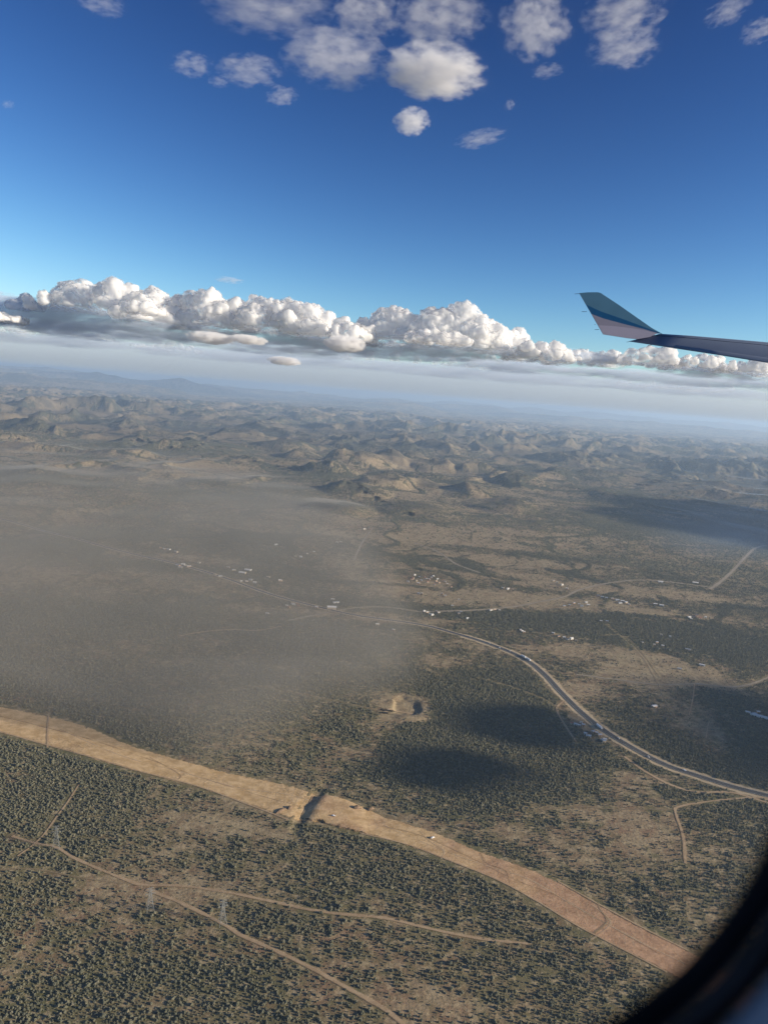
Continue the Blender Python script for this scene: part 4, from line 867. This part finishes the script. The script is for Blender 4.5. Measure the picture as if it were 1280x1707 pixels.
# ------------------------------------------------------------------ power line towers
M_STEEL = plain('galvanised_steel', (.30, .31, .30), .5, .4, .3)
def pylon(px, py, hgt, rz, label):
    g = G(px, py); o = empty('power_tower', (g[0], g[1], H1(g[0], g[1])), rz); tag(o, label, 'pylon', 'lattice power towers in the near scrub')
    half = lambda z: 3.4 * (1 - z / hgt) ** 1.2 + .55
    lv = [0, .2, .36, .5, .62, .72, .81, .9, 1.0]
    for sx, sy in ((1, 1), (1, -1), (-1, 1), (-1, -1)):
        bm = bmesh.new()
        for a, b in zip(lv[:-1], lv[1:]):
            za, zb = a * hgt, b * hgt; bm_bar(bm, (sx * half(za), sy * half(za), za), (sx * half(zb), sy * half(zb), zb), .26)
        link('leg', bm_mesh('leg', bm), M_STEEL, o)
    bm = bmesh.new()
    for a, b in zip(lv[:-1], lv[1:]):
        za, zb = a * hgt, b * hgt; p, q = half(za), half(zb); c = [(1, 1), (1, -1), (-1, -1), (-1, 1)]
        for i in range(4):
            (ax, ay), (bx, by) = c[i], c[(i + 1) % 4]
            bm_bar(bm, (ax * p, ay * p, za), (bx * q, by * q, zb), .14); bm_bar(bm, (bx * p, by * p, za), (ax * q, ay * q, zb), .14); bm_bar(bm, (ax * q, ay * q, zb), (bx * q, by * q, zb), .14)
    link('bracing', bm_mesh('bracing', bm), M_STEEL, o)['kind'] = 'stuff'
    for z, ln in ((.74 * hgt, 5.2), (.86 * hgt, 4.2), (.97 * hgt, 3.2)):
        bm = bmesh.new()
        for s in (-1, 1):
            for y in (-.5, .5): bm_bar(bm, (s * .5, y, z), (s * ln, 0, z + .5), .2); bm_bar(bm, (s * .5, y, z + 1.5), (s * ln, 0, z + .5), .18)
            bm_bar(bm, (s * ln, 0, z + .5), (s * ln, 0, z - 1.4), .16)
        link('cross_arm', bm_mesh('cross_arm', bm), M_STEEL, o)
pylon(94, 1415, 29, .35, 'grey lattice power tower beside the dirt track at the left'); pylon(250.5, 1519, 27, .5, 'grey lattice power tower just below the dirt track, middle of the three'); pylon(371, 1541, 27, .5, 'grey lattice power tower farthest right of the three')

# ------------------------------------------------------------------ the aircraft: outer wing, winglet, cabin window
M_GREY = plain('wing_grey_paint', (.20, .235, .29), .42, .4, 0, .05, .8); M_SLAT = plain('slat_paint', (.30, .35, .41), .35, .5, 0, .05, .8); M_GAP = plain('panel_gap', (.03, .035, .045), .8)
M_TEAL = plain('teal_paint', (.05, .125, .20), .35, .4, 0, .06, .8); M_NAVY = plain('blue_paint', (.008, .06, .15), .35, .4, 0, .06, .8); M_MAUVE = plain('mauve_paint', (.165, .165, .225), .4, .4, 0, .05, .8); M_PALE = plain('pale_mauve_paint', (.23, .225, .30), .4, .4, 0, .05, .8)
plane = empty('airliner', (9.0, 24.0, CAM_H + 1.2)); tag(plane, 'airliner with grey wing, striped teal winglet and dark cabin window edge at lower right', 'airliner')
PO = np.array(plane.location)
def wing_mesh(name, lead, trail, thick, mat, z_off=0.0, ncs=10):
    """lead, trail: matching lists of world points from the tip inwards; a lens-shaped section between them"""
    V = []; n = len(lead); sec = []
    for t in np.linspace(0, 1, ncs + 1): sec.append((t, 1.0 * 2.6 * (math.sqrt(t) * .62 - .36 * t - .26 * t * t)))
    ring = [(t, b * .55) for t, b in sec] + [(t, -b * .45) for t, b in sec[-2:0:-1]]
    for a, b, th in zip(lead, trail, thick):
        a = np.array(a); b = np.array(b)
        for t, u in ring: V.append(a + (b - a) * t + np.array([0, 0, u * th + z_off]) - PO)
    m_ = len(ring); F = [[i * m_ + j, i * m_ + (j + 1) % m_, (i + 1) * m_ + (j + 1) % m_, (i + 1) * m_ + j] for i in range(n - 1) for j in range(m_)]
    me = bpy.data.meshes.new(name); me.from_pydata([tuple(v) for v in V], [], F + [list(range(m_))[::-1], [(n - 1) * m_ + j for j in range(m_)]]); me.update()
    bm = bmesh.new(); bm.from_mesh(me); bmesh.ops.recalc_face_normals(bm, faces=bm.faces); bm.to_mesh(me); bm.free()
    for p in me.polygons: p.use_smooth = len(p.vertices) == 4
    return link(name, me, mat, plane)
def lerp(a, b, t): return a + (b - a) * t
LE = [A(1101, 557.5, 25.6), A(1150, 561.0, 24.9), A(1210, 566.5, 24.2), A(1283, 573.5, 23.3)]; TE = [A(1047, 569.2, 25.4), A(1120, 580.2, 23.9), A(1200, 592.4, 22.4), A(1283, 605.6, 20.9)]
for P_, k in ((LE, 1), (TE, 1)):
    d_ = P_[-1] - P_[-2]; P_ += [P_[-1] + d_ * 2.2 + np.array([0, 0, -.05]), P_[-1] + d_ * 5.5 + np.array([0, 0, -.4]), P_[-1] + d_ * 9.5 + np.array([0, 0, -1.0])]
HINGE = [lerp(a, b, .30) for a, b in zip(LE, TE)]
TH = [.10, .16, .22, .30, .5, .8, 1.2]
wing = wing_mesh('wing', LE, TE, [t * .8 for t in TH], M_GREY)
# leading-edge slat: a separate skin a little proud of the wing, and the dark gap behind it
SL = [lerp(a, b, .19) for a, b in zip(LE, TE)]
slat = wing_mesh('slat', [a - (b - a) * .004 for a, b in zip(LE, TE)], SL, [t * .62 for t in TH], M_SLAT, .012)
bm = bmesh.new()
for i in range(len(SL) - 1): bm_bar(bm, lerp(LE[i], TE[i], .22) - PO + np.array([0, 0, TH[i] * .21]), lerp(LE[i + 1], TE[i + 1], .22) - PO + np.array([0, 0, TH[i + 1] * .21]), .025)
link('slat_gap', bm_mesh('slat_gap', bm), M_GAP, plane)
bm = bmesh.new()
for i, t_ in ((0, .55), (1, .5), (2, .45)):
    a0, b0 = lerp(LE[i], LE[i + 1], t_), lerp(TE[i], TE[i + 1], t_); th_ = TH[i] * .24
    for q0, q1 in ((.25, .5), (.5, .78)): bm_bar(bm, lerp(a0, b0, q0) - PO + np.array([0, 0, th_]), lerp(a0, b0, q1) - PO + np.array([0, 0, th_ * (.9 if q1 < .6 else .5)]), .014)
link('panel_seam', bm_mesh('panel_seam', bm), M_GAP, wing)['kind'] = 'stuff'
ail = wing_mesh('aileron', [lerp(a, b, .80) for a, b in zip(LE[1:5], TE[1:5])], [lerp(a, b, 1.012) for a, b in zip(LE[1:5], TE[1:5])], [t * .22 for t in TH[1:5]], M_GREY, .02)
# winglet: outline in its own slightly canted plane, split along its stripes, whose paint tones also hold shading
def WP(px, py):
    y = 25.5 + (557 - py) / 68.0 * .95 + .02; return A(px, py, y)
W_TOP = [(965.2, 488.6), (980, 487.4), (996, 487.3), (1000.5, 488.6), (1003, 490.2)]
L_EDGE = lambda y: 965.2 + (y - 488.6) / (557.3 - 488.6) * (1004.8 - 965.2)
def strip_poly(upper, lower): return upper + lower[::-1]
lead_edge = [(1003, 490.2), (1030, 508), (1060, 529), (1085, 546.5), (1103, 556.6)]
s1 = [(L_EDGE(508), 508), (1000, 519), (1040, 533), (1072, 545), (1100, 555.6)]
s2 = [(L_EDGE(523.5), 523.5), (1005, 531), (1040, 540.5), (1072, 548.5), (1097, 555.9)]
s3 = [(L_EDGE(542.5), 542.5), (1020, 543.5), (1050, 547), (1075, 551), (1094, 556.1)]
s4 = [(L_EDGE(557.3), 557.3), (1025, 560.5), (1046, 563.8), (1062, 565.4), (1082, 562)]
def winglet_part(name, upper, lower, mat, parent):
    pts = [WP(*q) for q in strip_poly(upper, lower)]; cen = sum(pts) / len(pts); nrm = np.array([-.05, -1.0, .02]); bm = bmesh.new(); th = .05
    a = [bm.verts.new(p - PO + nrm * th * .5) for p in pts]; b = [bm.verts.new(p - PO - nrm * th * .5) for p in pts]
    bm.faces.new(a); bm.faces.new(b[::-1]); n = len(pts)
    for i in range(n): bm.faces.new((b[i], b[(i + 1) % n], a[(i + 1) % n], a[i]))
    bmesh.ops.recalc_face_normals(bm, faces=bm.faces); bmesh.ops.triangulate(bm, faces=[f for f in bm.faces if len(f.verts) > 4])
    o = link(name, bm_mesh(name, bm), mat, parent); return o
wl = winglet_part('winglet', W_TOP + lead_edge[1:], s1, M_TEAL, plane)
for nm, u, l, mt, lb in (('stripe', s1, s2, M_NAVY, 'dark blue stripe'), ('stripe', s2, s3, M_MAUVE, 'dull mauve stripe'), ('stripe', s3, s4, M_PALE, 'pale mauve foot of the winglet')):
    st = winglet_part(nm, u, l, mt, wl); st['label'] = lb
for (px, py, q) in ((965.5, 489.3, (957.5, 490)), (976, 519.4, (969, 519.6)), (989, 541, (992, 541)), (996.5, 549.2, (990.5, 549.6)), (1049, 569.0, (1044, 570.3)), (1085, 574.8, (1079, 576.3))):
    bm = bmesh.new(); y = (25.5 + (557 - py) / 68.0 * .95) if py < 560 else 24.9 + (1049 - px) * .02; bm_bar(bm, A(px + 1.5, py, y) - PO, A(q[0], q[1], y + .02) - PO, .018)
    link('static_discharger', bm_mesh('static_discharger', bm), M_GAP, wl if py < 560 else wing)

# cabin window: rounded opening close to the camera, black seal, grooved bezel, lining panel
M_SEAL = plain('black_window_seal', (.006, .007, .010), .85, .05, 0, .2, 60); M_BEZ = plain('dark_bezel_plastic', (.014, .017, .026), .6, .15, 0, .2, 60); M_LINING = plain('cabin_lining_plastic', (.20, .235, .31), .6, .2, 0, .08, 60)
WD = .18; WX0, WX1, WZ0, WZ1, WR = -1150.0, 685.0, -932.0, 1330.0, 630.0
def ring_pts(off, n=40):
    o = []; r = WR + off
    for cx, cz, a0 in ((WX1 - WR, WZ1 - WR, 0), (WX0 + WR, WZ1 - WR, 90), (WX0 + WR, WZ0 + WR, 180), (WX1 - WR, WZ0 + WR, 270)):
        for k in range(n + 1): a = R(a0 + 90 * k / n); o.append((cx + r * math.cos(a), cz + r * math.sin(a)))
    return o
def win_world(u, w, depth): return EYE + (FWD + RIGHT * u / FPX + UP * w / FPX) * depth
wn = empty('cabin_window', tuple(EYE + FWD * WD - PO)); wn.parent = plane
WO = EYE + FWD * WD
def ring(name, prof, mat):
    """prof: (offset outwards in pixels at the pane, distance from the camera)"""
    V = []; F = []; m_ = len(ring_pts(0)); n = len(prof)
    for off, dep in prof: V += [tuple(win_world(u, w, dep) - WO) for u, w in ring_pts(off)]
    for i in range(n):
        for j in range(m_): F.append((i * m_ + j, i * m_ + (j + 1) % m_, ((i + 1) % n) * m_ + (j + 1) % m_, ((i + 1) % n) * m_ + j))
    me = bpy.data.meshes.new(name); me.from_pydata(V, [], F); me.update()
    bm = bmesh.new(); bm.from_mesh(me); bmesh.ops.recalc_face_normals(bm, faces=bm.faces); bm.to_mesh(me); bm.free()
    for p in me.polygons: p.use_smooth = True
    return link(name, me, mat, wn)
ring('seal', [(0, .182), (0, .177), (22, .172), (62, .170), (62, .182)], M_SEAL)
ring('bezel', [(63, .182), (63, .169), (74, .166), (86, .166), (94, .170), (118, .174), (118, .182)], M_BEZ)
pane = bpy.data.meshes.new('pane'); pp = [tuple(win_world(u, w, .180) - WO) for u, w in ring_pts(4)]; pane.from_pydata(pp, [], [list(range(len(pp)))]); pane.update()
mg = Mat('clear_window_glass'); link('pane', pane, mg.surf(mg.n('BsdfTransparent', {'Color': (1, 1, 1, 1)}).outputs[0]), wn)
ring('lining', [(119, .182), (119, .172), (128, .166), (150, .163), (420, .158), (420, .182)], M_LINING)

# clouds on the sun's side, outside the view: their shadows lie on the plain at the right
M_SIDE = torn_side = None
def side_material():
    m = Mat('white_cloud'); return m.surf(m.n('BsdfDiffuse', {'Color': (.93, .94, .95, 1)}).outputs[0])
M_SIDE = side_material()
def unseen_side_cloud(px, py, a, b, c, seed, label, alt=2300.0):
    g = G(px, py); k = alt / SUN_DIR.z; q = Vector(g) + SUN_DIR * k; v, f = ico(4)
    d = 1 + .40 * noise3(v[:, 0] * 1.4 + seed, v[:, 1] * 1.4, v[:, 2] * 1.4, seed) + .25 * noise3(v[:, 0] * 4, v[:, 1] * 4 + seed, v[:, 2] * 4, seed + 1)
    o = link('small_cloud', mesh_np('small_cloud', v * d[:, None] * (a, b, c), f, True), M_SIDE); o.location = q
    tag(o, label, 'cloud', 'scattered clouds over the plain')
unseen_side_cloud(1210, 868, 620, 900, 110, 1, 'broad flat white cloud, out of view, over the plain on the right')
unseen_side_cloud(1255, 1215, 110, 230, 40, 2, 'small flat white cloud, out of view, over the right side of the plain')
unseen_side_cloud(745, 1280, 112, 58, 9, 4, 'small flat cloud body added out of view to shade the thicket beside the highway', 950.0)  # this and the next are unseen, added so their shadow darkens the thicket
unseen_side_cloud(878, 1208, 128, 78, 9, 5, 'ragged flat cloud body added out of view to shade the thicket beside the highway', 950.0)
